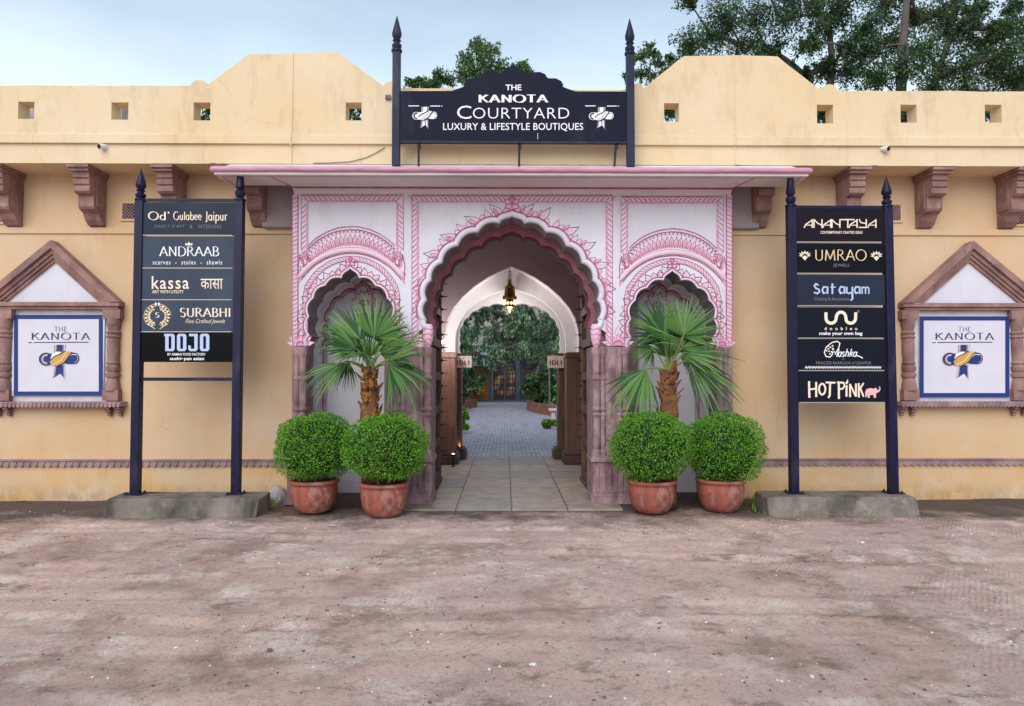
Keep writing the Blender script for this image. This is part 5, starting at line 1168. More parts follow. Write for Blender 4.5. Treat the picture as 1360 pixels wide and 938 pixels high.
RP = [((1057, 277.5, 1174, 321), 'plum'), ((1057.5, 323, 1175, 362.5), 'ink'), ((1058, 365, 1175.5, 405.5), 'slate2'), ((1059, 408.5, 1176, 448.5), 'blue'), ((1060, 450.5, 1177, 491.5), 'blue'), ((1061, 493, 1177.5, 534), 'blue')]
def directory(pL, pR, base, label, panels, fn, tips, rails, ztop):
    """pL,pR: (px at foot, px at top)"""
    xL = at(pL[0], base, YD).x; xR = at(pR[0], base, YD).x; z0 = .2
    t = thing('directory_sign', label, 'sign', ((xL + xR) / 2, YD, z0), 'tall navy directory signs beside the gate')
    for (pf, ptp), tip in zip((pL, pR), tips):
        x = at(pf, base, YD).x; x2 = at(ptp, 260, YD).x; w = .046; zt = ztop
        m = MB(); m.hexa([(x - w, YD - w, z0), (x + w, YD - w, z0), (x + w, YD + w, z0), (x - w, YD + w, z0), (x2 - w, YD - w, zt), (x2 + w, YD - w, zt), (x2 + w, YD + w, zt), (x2 - w, YD + w, zt)])
        po = m.build('post', NAVY, t, .006)
        f = MB()
        if tip > 3.6 + .16: finial(f, x2, YD, zt, tip, .055)
        else: f.lathe(x2, YD, [(.062, zt), (.062, zt + .02), (.038, zt + .035), (.055, zt + .07), (.055, zt + .1), (.034, zt + .125), (.05, zt + .15), (.036, tip - .004)], 14)
        f.build('finial', NAVY, po, smooth=True)
        m = MB(); m.box(x - .085, x + .085, YD - .085, YD + .085, z0 + .001, z0 + .014)
        for a in (-1, 1):
            for b in (-1, 1): m.lathe(x + a * .065, YD + b * .065, [(.012, z0 + .0145), (.012, z0 + .026), (.006, z0 + .034)], 6)
        m.build('base_plate', NAVY, po)
    xl_, xr_ = xL + .04, xR - .04
    for (py0, py1) in rails:
        m = MB(); m.box(xl_, xr_, YD - .02, YD + .02, Z(py1, YD), Z(py0, YD)); m.build('rail', NAVY, t, .003)
    yf = YD - .03
    for k_, (bx_, mt) in enumerate(panels):
        a, b = at(bx_[0], bx_[1], yf), at(bx_[2], bx_[3], yf); m = MB(); m.box(a.x, b.x, yf, yf + .022, b.z, a.z); pn = m.build('sign_panel', PAN[mt], t, .002)
        if not (fn is left_panels and k_ == 4):
            m = MB(); m.box(a.x, b.x - .03, yf - .003, yf + .02, b.z - .011, b.z - .002); m.build('panel_edge', mat('brushed_edge', lin(170, 164, 160), .4, metal=.3), pn)
        d = Decal(yf); fn(k_, d); d.build('lettering', LET, pn)
    return t
zt_ = Z(268, YD)
directory((180, 187), (313.5, 319), 655, 'navy directory sign with five shop panels, the lowest panel glossy black', LP, left_panels, (Z(226, YD), cz - .002), ((265.5, 269), (501.5, 506)), zt_)
directory((1054.5, 1050), (1186, 1177.5), 656, 'navy directory sign with six shop panels, top panel plum black, lowest with pink elephant', RP, right_panels, (cz - .002, Z(233, YD)), ((272.5, 277), ), Z(274, YD))
def plinth(fl, fr, fy, bl_, br, label, skew=0):
    a, b = at(fl, 660, -1.05), at(fr, 660, -1.05); m = MB(); z1 = .2
    n_ = 26; rows = []
    def edge(t): return noise.noise(Vector((t * 6.3, fl * .01, 0))) * .012
    top_f, bot_f, top_b, bot_b = [], [], [], []
    for i in range(n_ + 1):
        t = i / n_; x = a.x + (b.x - a.x) * t; rnd = .05 * max(0, 1 - min(t, 1 - t) * 14) ** 2
        top_f.append((x + edge(t) * .5, -1.05 + edge(t + 3) + rnd * 1.5, z1 - rnd * .5 + edge(t + 5) * .6)); bot_f.append((x, -1.10 + edge(t + 9), -.12)); top_b.append((x, -.62, z1 + edge(t + 7) * .4)); bot_b.append((x, -.60, -.12))
    v = bot_f + top_f + top_b + bot_b; q = n_ + 1
    m.add(v, [(r_ * q + i, r_ * q + i + 1, (r_ + 1) * q + i + 1, (r_ + 1) * q + i) for r_ in range(3) for i in range(n_)] + [(0, q, 2 * q, 3 * q), (n_, 3 * q + n_, 2 * q + n_, q + n_)])
    o = m.build('concrete_plinth', CONC, None, .014); tag(o, label, 'plinth', 'concrete footings of the directory signs')
plinth(136, 341, 660, 0, 0, 'rough grey concrete footing under the five-panel sign, a pale rock at its end')
plinth(1022, 1222, 660, 0, 0, 'low concrete footing under the six-panel sign, with dark damp stains')

# ================================================================== FOLIAGE BUILDERS
def leaf_quad(mb, c, d, n, l, w, mi):
    """one folded leaf: base at c, along d, blade width w, blade normal n"""
    s = d.cross(n)
    if s.length < 1e-4: s = Vector((1, 0, 0))
    s.normalize(); u = s.cross(d).normalized()
    b = len(mb.v)
    mb.v += [c, c + d * l * .45 + s * w * .5 + u * w * .12, c + d * l, c + d * l * .45 - s * w * .5 + u * w * .12]
    mb.f += [(b, b + 1, b + 2), (b, b + 2, b + 3)]; mb.m += [mi, mi]
def rv(rng): 
    while True:
        v = Vector((rng.uniform(-1, 1), rng.uniform(-1, 1), rng.uniform(-1, 1)))
        if .05 < v.length < 1: return v
def tree(name, label, cat, base, clumps, leaf, per, tr, seed, greens=TREEG, group=None, droop=.4, fork=.35, trunk_to=None, weights=(5, 4, 2), bark=BARK, crown_name='crown', flat=1.0, limb=.10):
    """trunk with a limb to every clump, twigs in each clump and leaves along the twigs"""
    rng = random.Random(seed); t = thing(name, label, cat, tuple(base), group); base = Vector(base)
    cen = sum((Vector(c) for c, r in clumps), Vector()) / len(clumps); topz = max(c[2] for c, r in clumps)
    tt = Vector(trunk_to) if trunk_to else Vector((cen.x, cen.y, cen.z))
    tm, cm = MB(), MB()
    tp = []
    for i in range(9):
        u = i / 8; p = base.lerp(tt, u) + Vector((noise.noise(Vector((u * 3, seed, 0))), noise.noise(Vector((u * 3, 0, seed))), 0)) * tr * 1.6 * u; tp.append(p)
    tm.tube(tp, [tr * (1.25 - .95 * i / 8) for i in range(9)], 9)
    # limbs: every clump hangs on the nearest node already joined to the trunk; a limb is as thick as what it carries
    nodes = [(p, -1) for p in tp[int(8 * fork):]]; nb = len(nodes); order = sorted(range(len(clumps)), key=lambda q: (Vector(clumps[q][0]) - tt).length); par = {}; idx = {}
    for q in order:
        c = Vector(clumps[q][0]); best = min(range(len(nodes)), key=lambda k: (nodes[k][0] - c).length + (.4 * max(0, nodes[k][0].z - c.z)) + (0 if k < nb else .25 * clumps[q][1])); par[q] = best; nodes.append((c, q)); idx[q] = len(nodes) - 1
    load = {q: 1 for q in order}
    for q in reversed(order):
        if par[q] >= nb: load[nodes[par[q]][1]] += load[q]
    r1 = tr * limb
    for q in order:
        c, r = Vector(clumps[q][0]), clumps[q][1]; st = nodes[par[q]][0]; Lq = (c - st).length
        md = st.lerp(c, .5) + Vector((rng.uniform(-.12, .12), rng.uniform(-.12, .12), .10)) * Lq
        lp_ = [((1 - s) ** 2) * st + 2 * s * (1 - s) * md + s * s * c for s in [k / 6 for k in range(7)]]; ra = min(tr * .7, r1 * load[q] ** .5 * 1.15); rb = min(ra, r1 * max(.5, (load[q] - 1)) ** .5)
        tm.tube(lp_, [max(.005, ra + (rb - ra) * k / 6) for k in range(7)], 6)
        nt_ = max(5, int(per / 34)); r0 = max(.02, r1)
        for k in range(nt_):
            v = rv(rng); v.z *= flat; e = c + v * r; sp_ = lp_[rng.choice((4, 5, 6))]; m2 = sp_.lerp(e, .55) + Vector((0, 0, r * .12)); e2 = e - Vector((0, 0, droop * r * .35 * rng.random()))
            tw = [((1 - s) ** 2) * sp_ + 2 * s * (1 - s) * m2 + s * s * e2 for s in (0, .33, .66, 1)]
            tm.tube(tw, [r0 * .35, r0 * .25, r0 * .15, .002], 4, cap=False)
            for j in range(per // nt_):
                s = rng.random() ** .7; g_ = min(2, int(s * 3)); p = tw[g_].lerp(tw[g_ + 1], s * 3 - g_) + rv(rng) * r * .2
                d = (rv(rng) + Vector((0, 0, -droop))).normalized(); n = (rv(rng) * .8 + Vector((0, 0, 1))).normalized(); l = leaf * rng.uniform(.65, 1.25)
                leaf_quad(cm, p, d, n, l, l * .62, rng.choices((0, 1, 2), weights)[0])
    tm.build('trunk', bark, t, smooth='all', recalc=False); cm.build(crown_name, greens, t, recalc=False)
    return t
def A3_(px, py, Y): p = at(px, py, Y); return (p.x, p.y, p.z)
def px_clumps(lst, Y, seed, jy=1.0):
    rng = random.Random(seed); out = []
    for px, py, r in lst:
        y = Y + rng.uniform(-jy, jy); p = at(px, py, y); out.append(((p.x, p.y, p.z), r * (y + 8.45) / F))
    return out
# ------------------------------------------------------------------ clipped shrubs in terracotta pots
def potted_shrub(label, loc, seed, dx=0.0):
    rng = random.Random(seed); t = thing('potted_shrub', label, 'shrub', loc, 'round clipped shrubs in terracotta pots beside the gate'); x, y, _ = loc
    m = MB(); m.lathe(x, y, [(.13, .0), (.15, .005), (.185, .03), (.215, .075), (.238, .13), (.252, .20), (.256, .26), (.252, .30), (.25, .318), (.272, .322), (.28, .338), (.276, .356), (.262, .364), (.246, .362), (.24, .35), (.234, .325)], 32); m.build('pot', TERRA, t, smooth=True)
    m = MB(); m.lathe(x, y, [(.001, .30), (.236, .318), (.2, .33), (.001, .345)], 20); m.build('soil', SOILM, t)
    m = MB()
    for i in range(7):
        a = rng.uniform(0, 6.28); r = rng.uniform(.02, .08); m.tube([(x + r * math.cos(a), y + r * math.sin(a), .33), (x + 2 * r * math.cos(a), y + 2 * r * math.sin(a), .5), (x + 3.2 * r * math.cos(a), y + 3.2 * r * math.sin(a), .75)], [.016, .012, .006], 6)
    m.build('stems', BARK, t)
    rx, rz = .432 * rng.uniform(.97, 1.03), .36 * rng.uniform(.97, 1.03); c = Vector((x + dx + rng.uniform(-.015, .015), y, .712 + rng.uniform(-.01, .015)))
    def form(v):
        pq = 2.35; k = ((v.x * v.x + v.y * v.y) ** (pq / 2) + abs(v.z) ** pq) ** (-1 / pq)
        k *= 1 + .15 * noise.noise(v * 1.5 + Vector((seed, 0, 0))) + .06 * noise.noise(v * 4 + Vector((seed, 3, 0))) + .035 * noise.noise(v * 9 + Vector((0, 3, seed)))
        return c + Vector((v.x * rx, v.y * rx, v.z * rz)) * k
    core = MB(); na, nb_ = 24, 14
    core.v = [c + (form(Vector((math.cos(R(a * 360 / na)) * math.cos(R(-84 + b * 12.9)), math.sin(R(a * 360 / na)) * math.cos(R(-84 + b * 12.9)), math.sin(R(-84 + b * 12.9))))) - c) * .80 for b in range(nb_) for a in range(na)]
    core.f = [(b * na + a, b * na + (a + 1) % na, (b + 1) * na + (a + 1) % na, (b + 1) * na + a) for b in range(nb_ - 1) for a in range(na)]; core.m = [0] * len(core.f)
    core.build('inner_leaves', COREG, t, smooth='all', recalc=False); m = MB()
    for i in range(16500):
        v = rv(rng).normalized()
        if noise.noise(v * 5 + Vector((seed, 8, 8))) < -.42 and rng.random() < .7: continue       # small thin places
        p = c + (form(v) - c) * rng.choice((.80, .87, .92, .96, .99, 1.0, 1.02)) * (1.08 if rng.random() < .012 else 1)
        if p.z < .372: continue
        d = (v * .6 + rv(rng) * .9 + Vector((0, 0, .45))).normalized(); l = rng.uniform(.013, .028)
        new = .5 + .5 * noise.noise(v * 3 + Vector((seed, 1, 5))); mi = 3 if rng.random() < .012 else rng.choices((0, 1, 2), (3.5 - 2 * new, 5, 1 + 4 * new))[0]
        leaf_quad(m, p, d, (v + rv(rng) * .8).normalized(), l, l * .6, mi)
    for i in range(14):      # stray shoots
        v = (rv(rng) + Vector((0, 0, .4))).normalized(); p = form(v); e = p + v * rng.uniform(.02, .05); m.tube([p - v * .05, e], [.002, .001], 4, 1)
        for k in range(5): leaf_quad(m, p.lerp(e, k / 4), (v + rv(rng)).normalized(), rv(rng).normalized(), .02, .012, 2)
    m.build('foliage', BOXG + [mat('yellowed_leaf', lin(150, 128, 62), .6)], t, recalc=False)
    return t
def pot_spot(px, py): p = gp(px, py); return (p.x, p.y + .17, -.004)
potted_shrub('outermost potted ball shrub on the left-hand side, beside the pale rock', pot_spot(411, 684), 3)
potted_shrub('potted ball shrub just left of the passage floor, in front of the orange-trunked palm', pot_spot(506.5, 689), 11)
potted_shrub('potted ball shrub just right of the passage floor, in front of the brown-trunked palm', pot_spot(870, 684.5), 23)
potted_shrub('outermost potted ball shrub on the right-hand side, near the six-panel sign', pot_spot(964, 682.5), 31, .05)
# ------------------------------------------------------------------ fan palms in front of the side niches
def fan_frond(t, start, hub, mid, nrm, r, rng, spread=112, nseg=34, tip_droop=.25, mats=PALMG, dead=False):
    """palmate leaf: stalk from start to hub, blade fanned about mid (the middle rib) in the plane whose normal is nrm"""
    m = MB(); start, hub = Vector(start), Vector(hub); d = Vector(mid).normalized(); n = Vector(nrm); n = (n - d * n.dot(d)).normalized(); s = n.cross(d)
    md = start.lerp(hub, .55) + Vector((0, 0, .05)); pp = [((1 - u) ** 2) * start + 2 * u * (1 - u) * md + u * u * hub for u in (0, .25, .5, .75, 1)]
    m.tube(pp, [.017, .013, .011, .010, .009], 6, 3)
    for i in range(nseg):
        u = i / (nseg - 1) * 2 - 1; a = R(u * spread + rng.uniform(-2, 2)); L = r * (1 - .28 * abs(u) ** 1.6) * rng.uniform(.84, 1.08)
        dr = (d * math.cos(a) + s * math.sin(a)).normalized(); sd = n.cross(dr); w0 = 2 * r * .5 * math.tan(R(spread / nseg)) * 1.12
        fold = n * (.10 * w0)
        mi = rng.choices((0, 1, 2), (4, 5, 1.4))[0]; dp = tip_droop * rng.uniform(.6, 2.4) + (.9 if rng.random() < .12 else 0)
        q = []
        for f_, wf in ((.0, .05), (.22, .5), (.44, 1.0), (.68, .66), (.86, .36), (1.0, .02)):
            c = hub + dr * L * f_ + n * (-.10 * r * (abs(u) ** 2) + .05 * r * f_) + Vector((0, 0, -dp * r * max(0, f_ - .45) ** 2))
            q.append((c + sd * w0 * wf * .5 - fold * wf, c + fold * wf * 1.2, c - sd * w0 * wf * .5 - fold * wf))
        b = len(m.v); m.v += [v for tr in q for v in tr]
        for k in range(5):
            m.f += [(b + 3 * k, b + 3 * k + 1, b + 3 * k + 4, b + 3 * k + 3), (b + 3 * k + 1, b + 3 * k + 2, b + 3 * k + 5, b + 3 * k + 4)]; m.m += [mi, mi]
        if rng.random() < .35:
            e = hub + dr * L; m.tube([e - dr * L * .12, e + Vector((rng.uniform(-.03, .03), 0, -.07))], .0018, 3, 3)
    m.build('frond', list(mats) + [PALMS], t, recalc=False)
def palm(label, px, Y, ytop, ybot, fronds, seed, warm):
    rng = random.Random(seed); b = at(px, ybot, Y); tp = at(px + .5, ytop, Y); t = thing('fan_palm', label, 'palm tree', (b.x, b.y, 0), 'fan palms in front of the side niches')
    tm = MB(); n = 14; pts = []; rad = []
    for i in range(n + 1):
        u = i / n; pts.append((b.x + (tp.x - b.x) * u, Y, tp.z * u)); rad.append(.085 + .022 * math.sin(u * 40) * .3 + (.02 if .45 < u < .75 else 0) - .03 * max(0, u - .75) * 3)
    tm.tube(pts, rad, 14); tm.build('trunk', PALMT, t, smooth='all', recalc=False)
    bm_ = MB(); zz0 = at(px, ybot - 6, Y).z - .25
    for i in range(46):        # old leaf boots wrapped round the stem
        u = i / 46; z = zz0 + (tp.z - zz0) * u + rng.uniform(-.02, .02); a = i * 2.4 + rng.uniform(-.4, .4); r0 = .072; w = rng.uniform(.03, .055)
        dr = Vector((math.cos(a), math.sin(a), 0)); sd = Vector((-dr.y, dr.x, 0)); c = Vector((b.x + (tp.x - b.x) * u, Y, z)) + dr * r0; e = c + dr * (.02 + .09 * rng.random() ** 2) + sd * rng.uniform(-.03, .03) + Vector((0, 0, rng.uniform(.07, .15))); hi = c + Vector((0, 0, .02)) + dr * .02
        bm_.hexa([c + sd * w - dr * .02, c - sd * w - dr * .02, c - sd * w * .9 + dr * .02, c + sd * w * .9 + dr * .02, e + sd * w * .3 - dr * .015, e - sd * w * .3 - dr * .015, e - sd * w * .25, e + sd * w * .25])
    bm_.build('leaf_boots', PALMB if warm else PALMT, t, .006)
    for (hx, hy, dy, tx, ty, tdy, r, sp, face, drp) in fronds:
        hub = Vector(A3_(hx, hy, Y + dy)); tip = Vector(A3_(tx, ty, Y + tdy)); d = tip - hub; L = d.length
        fan_frond(t, (tp.x + rng.uniform(-.02, .02), Y, tp.z - .02), hub, d, face, L * r, rng, sp, int(12 + sp * .14), drp)
    for i in range(5):        # young upright spears
        a = rng.uniform(0, 6.28); e = Vector((tp.x + .12 * math.cos(a), Y + .12 * math.sin(a), tp.z + .28)); fan_frond(t, (tp.x, Y, tp.z - .03), (tp.x + .05 * math.cos(a), Y + .05 * math.sin(a), tp.z + .12), e - Vector((tp.x, Y, tp.z)), (math.cos(a), math.sin(a), .2), .3, rng, 12, 6, 0)
    return t
YP = -.62
# (hub px, hub dy, middle-rib tip px, tip dy, reach factor, half spread, blade normal, tip droop)
palm('fan palm with shaggy orange-brown trunk behind the two left potted shrubs', 491, YP, 492, 552, [
    (497, 448, .02, 508, 388, .12, 1.0, 82, (0.1, -1, .25), .1), (478, 450, -.02, 442, 404, .08, 1, 80, (.2, -1, .5), .12), (474, 464, -.1, 424, 432, -.15, 1.05, 72, (-.1, -.7, .9), .2), (482, 468, -.18, 452, 474, -.5, 1, 85, (0, -.5, 1), .4),
    (458, 480, -.1, 402, 510, -.2, 1.18, 38, (-.3, -.9, .6), .25), (462, 480, .05, 448, 514, .0, 1.1, 50, (-.2, -1, .1), .3), (516, 478, -.12, 568, 446, -.35, 1.15, 36, (.1, -.8, .8), .15), (516, 484, -.05, 556, 518, -.25, 1.22, 46, (.2, -1, .3), .3),
    (508, 458, .08, 534, 412, .15, 1.0, 78, (-.1, -1, .3), .15), (505, 470, .1, 540, 450, .1, 1, 70, (.1, -1, .4), .3),
    (490, 474, .08, 482, 432, .14, 1, 70, (0, -1, .25), .15)], 5, True)
palm('fan palm with brown trunk behind the two right potted shrubs', 888, YP, 492, 552, [
    (882, 446, .0, 858, 392, .05, 1.05, 82, (.05, -1, .2), .1), (908, 446, -.03, 928, 396, .02, 1.1, 84, (-.05, -1, .15), .1), (906, 452, -.1, 838, 428, -.2, 1.0, 26, (.1, -.6, 1), .12), (906, 462, .05, 946, 432, .15, 1.05, 70, (.1, -1, .4), .2),
    (910, 468, -.12, 976, 478, -.3, 1.18, 42, (0, -.7, .9), .25), (916, 478, -.05, 976, 534, -.2, 1.22, 38, (.25, -1, .45), .3), (858, 490, -.1, 826, 548, -.12, 1.15, 48, (-.1, -1, .15), .25), (868, 464, .1, 838, 474, .05, 1.0, 70, (-.2, -1, .2), .35), (886, 458, .15, 890, 402, .25, 1, 85, (0, -1, .2), .1),
    (905, 474, .1, 936, 474, .1, 1, 70, (.2, -1, .3), .4),
    (889, 474, .08, 884, 428, .14, 1, 66, (0, -1, .25), .15)], 8, False)

# ================================================================== TREES BEHIND THE WALL
big = [(915, 62, 26), (905, 92, 18), (945, 48, 32), (960, 22, 30), (985, 62, 34), (1000, 20, 36), (1020, 66, 26), (1040, 30, 34), (1050, -10, 40), (1078, 12, 34), (960, -20, 40), (1100, 34, 26), (1010, -30, 40), (1072, 60, 18), (1096, 92, 20), (1068, 100, 14), (1120, 8, 34), (1130, 96, 26),
       (1140, -20, 46), (1150, 38, 28), (1128, 62, 20), (910, -6, 16), (890, 148, 14), (1090, 152, 16), (1045, 100, 16)]
tree('broad_tree', 'leafy dark tree behind the right-hand gable of the parapet', 'tree', (A3_(1078, 500, 9)[0], 9, 0), px_clumps([(a, b, c * 1.22) for a, b, c in big], 9, 1), .074, 1500, .2, 1, group='leafy trees beyond the wall', trunk_to=A3_(1100, 20, 9), limb=.11, fork=.45, weights=(6, 4, 1))
big2 = [(1180, 60, 26), (1215, 30, 40), (1200, 90, 32), (1230, 70, 34), (1170, 10, 30), (1245, 102, 30), (1262, 48, 38), (1285, 90, 36), (1268, 10, 34), (1305, 62, 32), (1320, 100, 34), (1340, 72, 32), (1352, 38, 28), (1365, 100, 36), (1345, 8, 14), (1240, -20, 46), (1190, -30, 50), (1378, 60, 40), (1395, 20, 40), (1285, 38, 20),
        (1206, 150, 16), (1318, 152, 16), (1160, 100, 22), (1290, 128, 26), (1240, 128, 24)]
tree('broad_tree', 'tall spreading tree with a forked grey trunk behind the far right parapet', 'tree', (A3_(1175, 500, 8)[0], 8, 0), px_clumps([(a, b, c * 1.2) for a, b, c in big2 + [(1348, 112, 24), (1300, 14, 18), (1150, 70, 24), (1330, 40, 22)]], 8, 2), .074, 1500, .24, 2, group='leafy trees beyond the wall', trunk_to=A3_(1205, -10, 8), limb=.11, fork=.5, weights=(6, 4, 2))
tree('slender_tree', 'light green slender tree showing just beside the right sign post', 'tree', (A3_(862, 500, 12)[0], 12, 0), px_clumps([(848, 76, 16), (862, 64, 13), (876, 86, 16), (846, 98, 14), (862, 104, 16), (885, 100, 12), (832, 102, 8), (870, 74, 10), (890, 78, 10)], 12, 3, .5), .08, 520, .09, 3, group='leafy trees beyond the wall', weights=(2, 4, 5))
tree('slender_tree', 'green tree rising directly behind the scalloped top of the navy sign', 'tree', (-2.75, 15, 0), px_clumps([(a, b, c * 1.3) for a, b, c in [(638, 70, 20), (650, 86, 20), (622, 92, 16), (612, 104, 15), (668, 92, 16), (690, 90, 13), (700, 96, 9), (640, 104, 20), (660, 110, 18), (580, 102, 12), (590, 108, 12), (546, 110, 10), (560, 112, 10), (575, 114, 10), (740, 118, 6), (632, 58, 10), (652, 66, 12), (618, 78, 12)]], 15, 4, .6), .09, 760, .13, 4, group='leafy trees beyond the wall', weights=(2, 5, 4))
tree('slender_tree', 'small tree glimpsed through the square opening left of the navy sign', 'tree', (A3_(470, 500, 6)[0], 6, 0), px_clumps([(466, 146, 9), (474, 156, 10), (464, 160, 8), (478, 146, 6)], 6, 5, .2), .08, 110, .06, 5, group='leafy trees beyond the wall')
tree('slender_tree', 'small tree glimpsed through the third square opening from the left end', 'tree', (A3_(270, 500, 6)[0], 6, 0), px_clumps([(275, 153, 9), (268, 158, 8), (277, 145, 5)], 6, 6, .2), .08, 110, .06, 6, group='leafy trees beyond the wall')
for px0, px1, lab in ((29, 50, 'weathered whitish roof pier seen through the first square opening'), (151, 162, 'narrow grey roof pier seen through the second square opening')):
    Y = 2.5; a, b = X(px0, Y, 147), X(px1, Y, 147); m = MB(); m.box(a, b, Y, Y + .3, zU(193), Z(128, Y)); m.box(a - .03, b + .03, Y - .03, Y + .33, Z(128, Y) + .001, Z(128, Y) + .06); o = m.build('roof_pier', mat('streaked_plaster', lin(176, 168, 170), .9, lin(104, 96, 96), 5, 1, (3, 3, .4)), None, .01); tag(o, lab, 'pier')

# ================================================================== COURTYARD SEEN THROUGH THE GATE
def bush(name, label, cat, px, py, clumps, leaf, per, seed, greens=TREEG, group=None, jy=.4, weights=(4, 4, 2), flat=.8):
    b = gp(px, py); return tree(name, label, cat, (b.x, b.y, 0), px_clumps(clumps, b.y, seed, jy), leaf, per, .03, seed, greens, group, crown_name='foliage', weights=weights, fork=.2, flat=flat)
G1 = 'planting in the courtyard beyond the gate'
YW = 24.0
wcl = []
rngw = random.Random(77)
for gx_ in range(604, 752, 13):
    for gy_ in range(392, 474, 13):
        e = ((gx_ - 678) / 70) ** 2
        if gy_ > 462 - 10 * e and abs(gx_ - 672) < 20: pass
        wcl.append((gx_ + rngw.uniform(-5, 5), gy_ + rngw.uniform(-5, 5), 11))
wt = tree('weeping_tree', 'great weeping tree filling the head of the scalloped arch', 'tree', (-2.9, YW, 0), px_clumps(wcl, YW, 7, 2.5), .13, 480, .28, 7, WEEPG, None, 3.4, trunk_to=(-1.6, YW, 6.4), limb=.06, weights=(4, 5, 3))
SHOPD = mat('dark_timber', lin(52, 46, 50), .6); SHOPW = mat('ochre_stone_wall', lin(176, 168, 162), .85, lin(130, 122, 118), 1.2, 1); BLUEF = mat('blue_grey_frame', lin(58, 72, 92), .5)
GLASSD = mat('window_glass_painted_glow', lin(36, 34, 38), .2, lin(176, 134, 90), 1.6, 1, spec=.6, lo=.45, hi=.6)  # warm patches in the dark glass paint the glow of the room inside
YH = 33.0
shop = thing('courtyard_shop', 'dark timber shopfront with paned glass doors at the far end of the courtyard', 'shop', (X(671, YH), YH, 0))
q = lambda px, py, y=YH: at(px, py, y)
m = MB(); m.box(q(560, 0).x, q(800, 0).x, YH + .1, YH + 3, 0, 6.5); m.build('wall', SHOPW, shop)
m = MB(); m.box(q(690, 0).x, q(800, 0).x, YH + .02, YH + .095, 0, 5); m.build('dark_wall', SHOPD, shop)
for px in (652, 687):
    m = MB(); m.box(q(px - 1.8, 0).x, q(px + 1.8, 0).x, YH - .1, YH + .09, 0, q(0, 460).z); m.build('post', BLUEF, shop)
for x0, x1 in ((655, 670), (671, 685.5)):
    a, b = q(x0, 490), q(x1, 490); z0, z1 = .05, q(0, 488).z; m = MB(); w = .07
    m.box(a.x, b.x, YH, YH + .06, z0, z0 + .35); m.box(a.x, b.x, YH, YH + .06, z1 - w, z1); m.box(a.x, a.x + w, YH, YH + .06, z0 + .35, z1 - w); m.box(b.x - w, b.x, YH, YH + .06, z0 + .35, z1 - w)
    for i in range(1, 3): xx = a.x + (b.x - a.x) * i / 3; m.box(xx - .02, xx + .02, YH + .005, YH + .05, z0 + .35, z1 - w)
    for i in range(1, 5): zz_ = z0 + .35 + (z1 - z0 - .4) * i / 5; m.box(a.x + w, b.x - w, YH + .008, YH + .048, zz_ - .02, zz_ + .02)
    dd = m.build('glass_door', mat('door_brown', lin(48, 38, 38), .6), shop); m = MB(); m.box(a.x + .03, b.x - .03, YH + .052, YH + .058, z0 + .3, z1); m.build('pane', GLASSD, dd)
m = MB(); m.box(q(654, 0).x, q(686, 0).x, YH, YH + .09, q(0, 487.5).z, q(0, 462).z); m.build('transom', SHOPD, shop)
m = MB(); m.box(q(612, 0).x, q(650.5, 0).x, YH + .03, YH + .095, 0, q(0, 486).z); m.build('ochre_panel', mat('ochre_stone', lin(150, 108, 56), .85, lin(92, 66, 46), 1.5, 1), shop)
m = MB(); m.box(q(652, 0).x, q(690, 0).x, YH + .04, YH + .095, q(0, 462).z, q(0, 440).z); m.build('dark_lintel', SHOPD, shop)
c = q(669, 477); m = MB(); m.ext([(c.x + .42 * math.cos(R(a)), c.z + .26 * math.sin(R(a))) for a in range(0, 360, 20)], YH - .03, YH + .0); m.build('oval_plaque', mat('tan_board', lin(146, 112, 80), .7), shop)
a, b = q(618, 463), q(651, 463); m = MB(); n_ = 22
for i in range(n_):
    x0 = a.x + (b.x - a.x) * i / n_; x1 = a.x + (b.x - a.x) * (i + 1) / n_; dz = .03 if i % 2 else 0
    m.add([(x0, YH, q(0, 464).z + dz), (x1, YH, q(0, 464).z + (.03 - dz)), (x1, YH - 1.1, q(0, 483, YH - 1.1).z + (.03 - dz)), (x0, YH - 1.1, q(0, 483, YH - 1.1).z + dz)], [(0, 1, 2, 3)])
m.box(a.x, b.x, YH - 1.12, YH - 1.06, q(0, 486, YH - 1.1).z, q(0, 483.4, YH - 1.1).z); m.build('awning', mat('pale_blue_sheet', lin(172, 184, 206), .5, lin(134, 146, 170), 6, 1, (6, 1, 1)), shop)
m = MB(); m.box(a.x - .1, b.x + .1, YH - .02, YH + .09, q(0, 464).z + .04, q(0, 460).z + .06); m.build('awning_beam', BLUEF, shop)
c = q(702, 480); m = MB(); m.ext([(c.x + .5 * math.cos(R(a)), c.z + .45 * math.sin(R(a))) for a in range(0, 360, 15)], YH - .06, YH + .015); m.build('round_window', mat('plum_glass', lin(44, 32, 48), .3), shop)
m = MB(); m.box(q(643, 0).x, q(698, 0).x, YH - .8, YH - .0, .012, .12); m.build('step', mat('dark_step', lin(72, 70, 80), .7), shop)
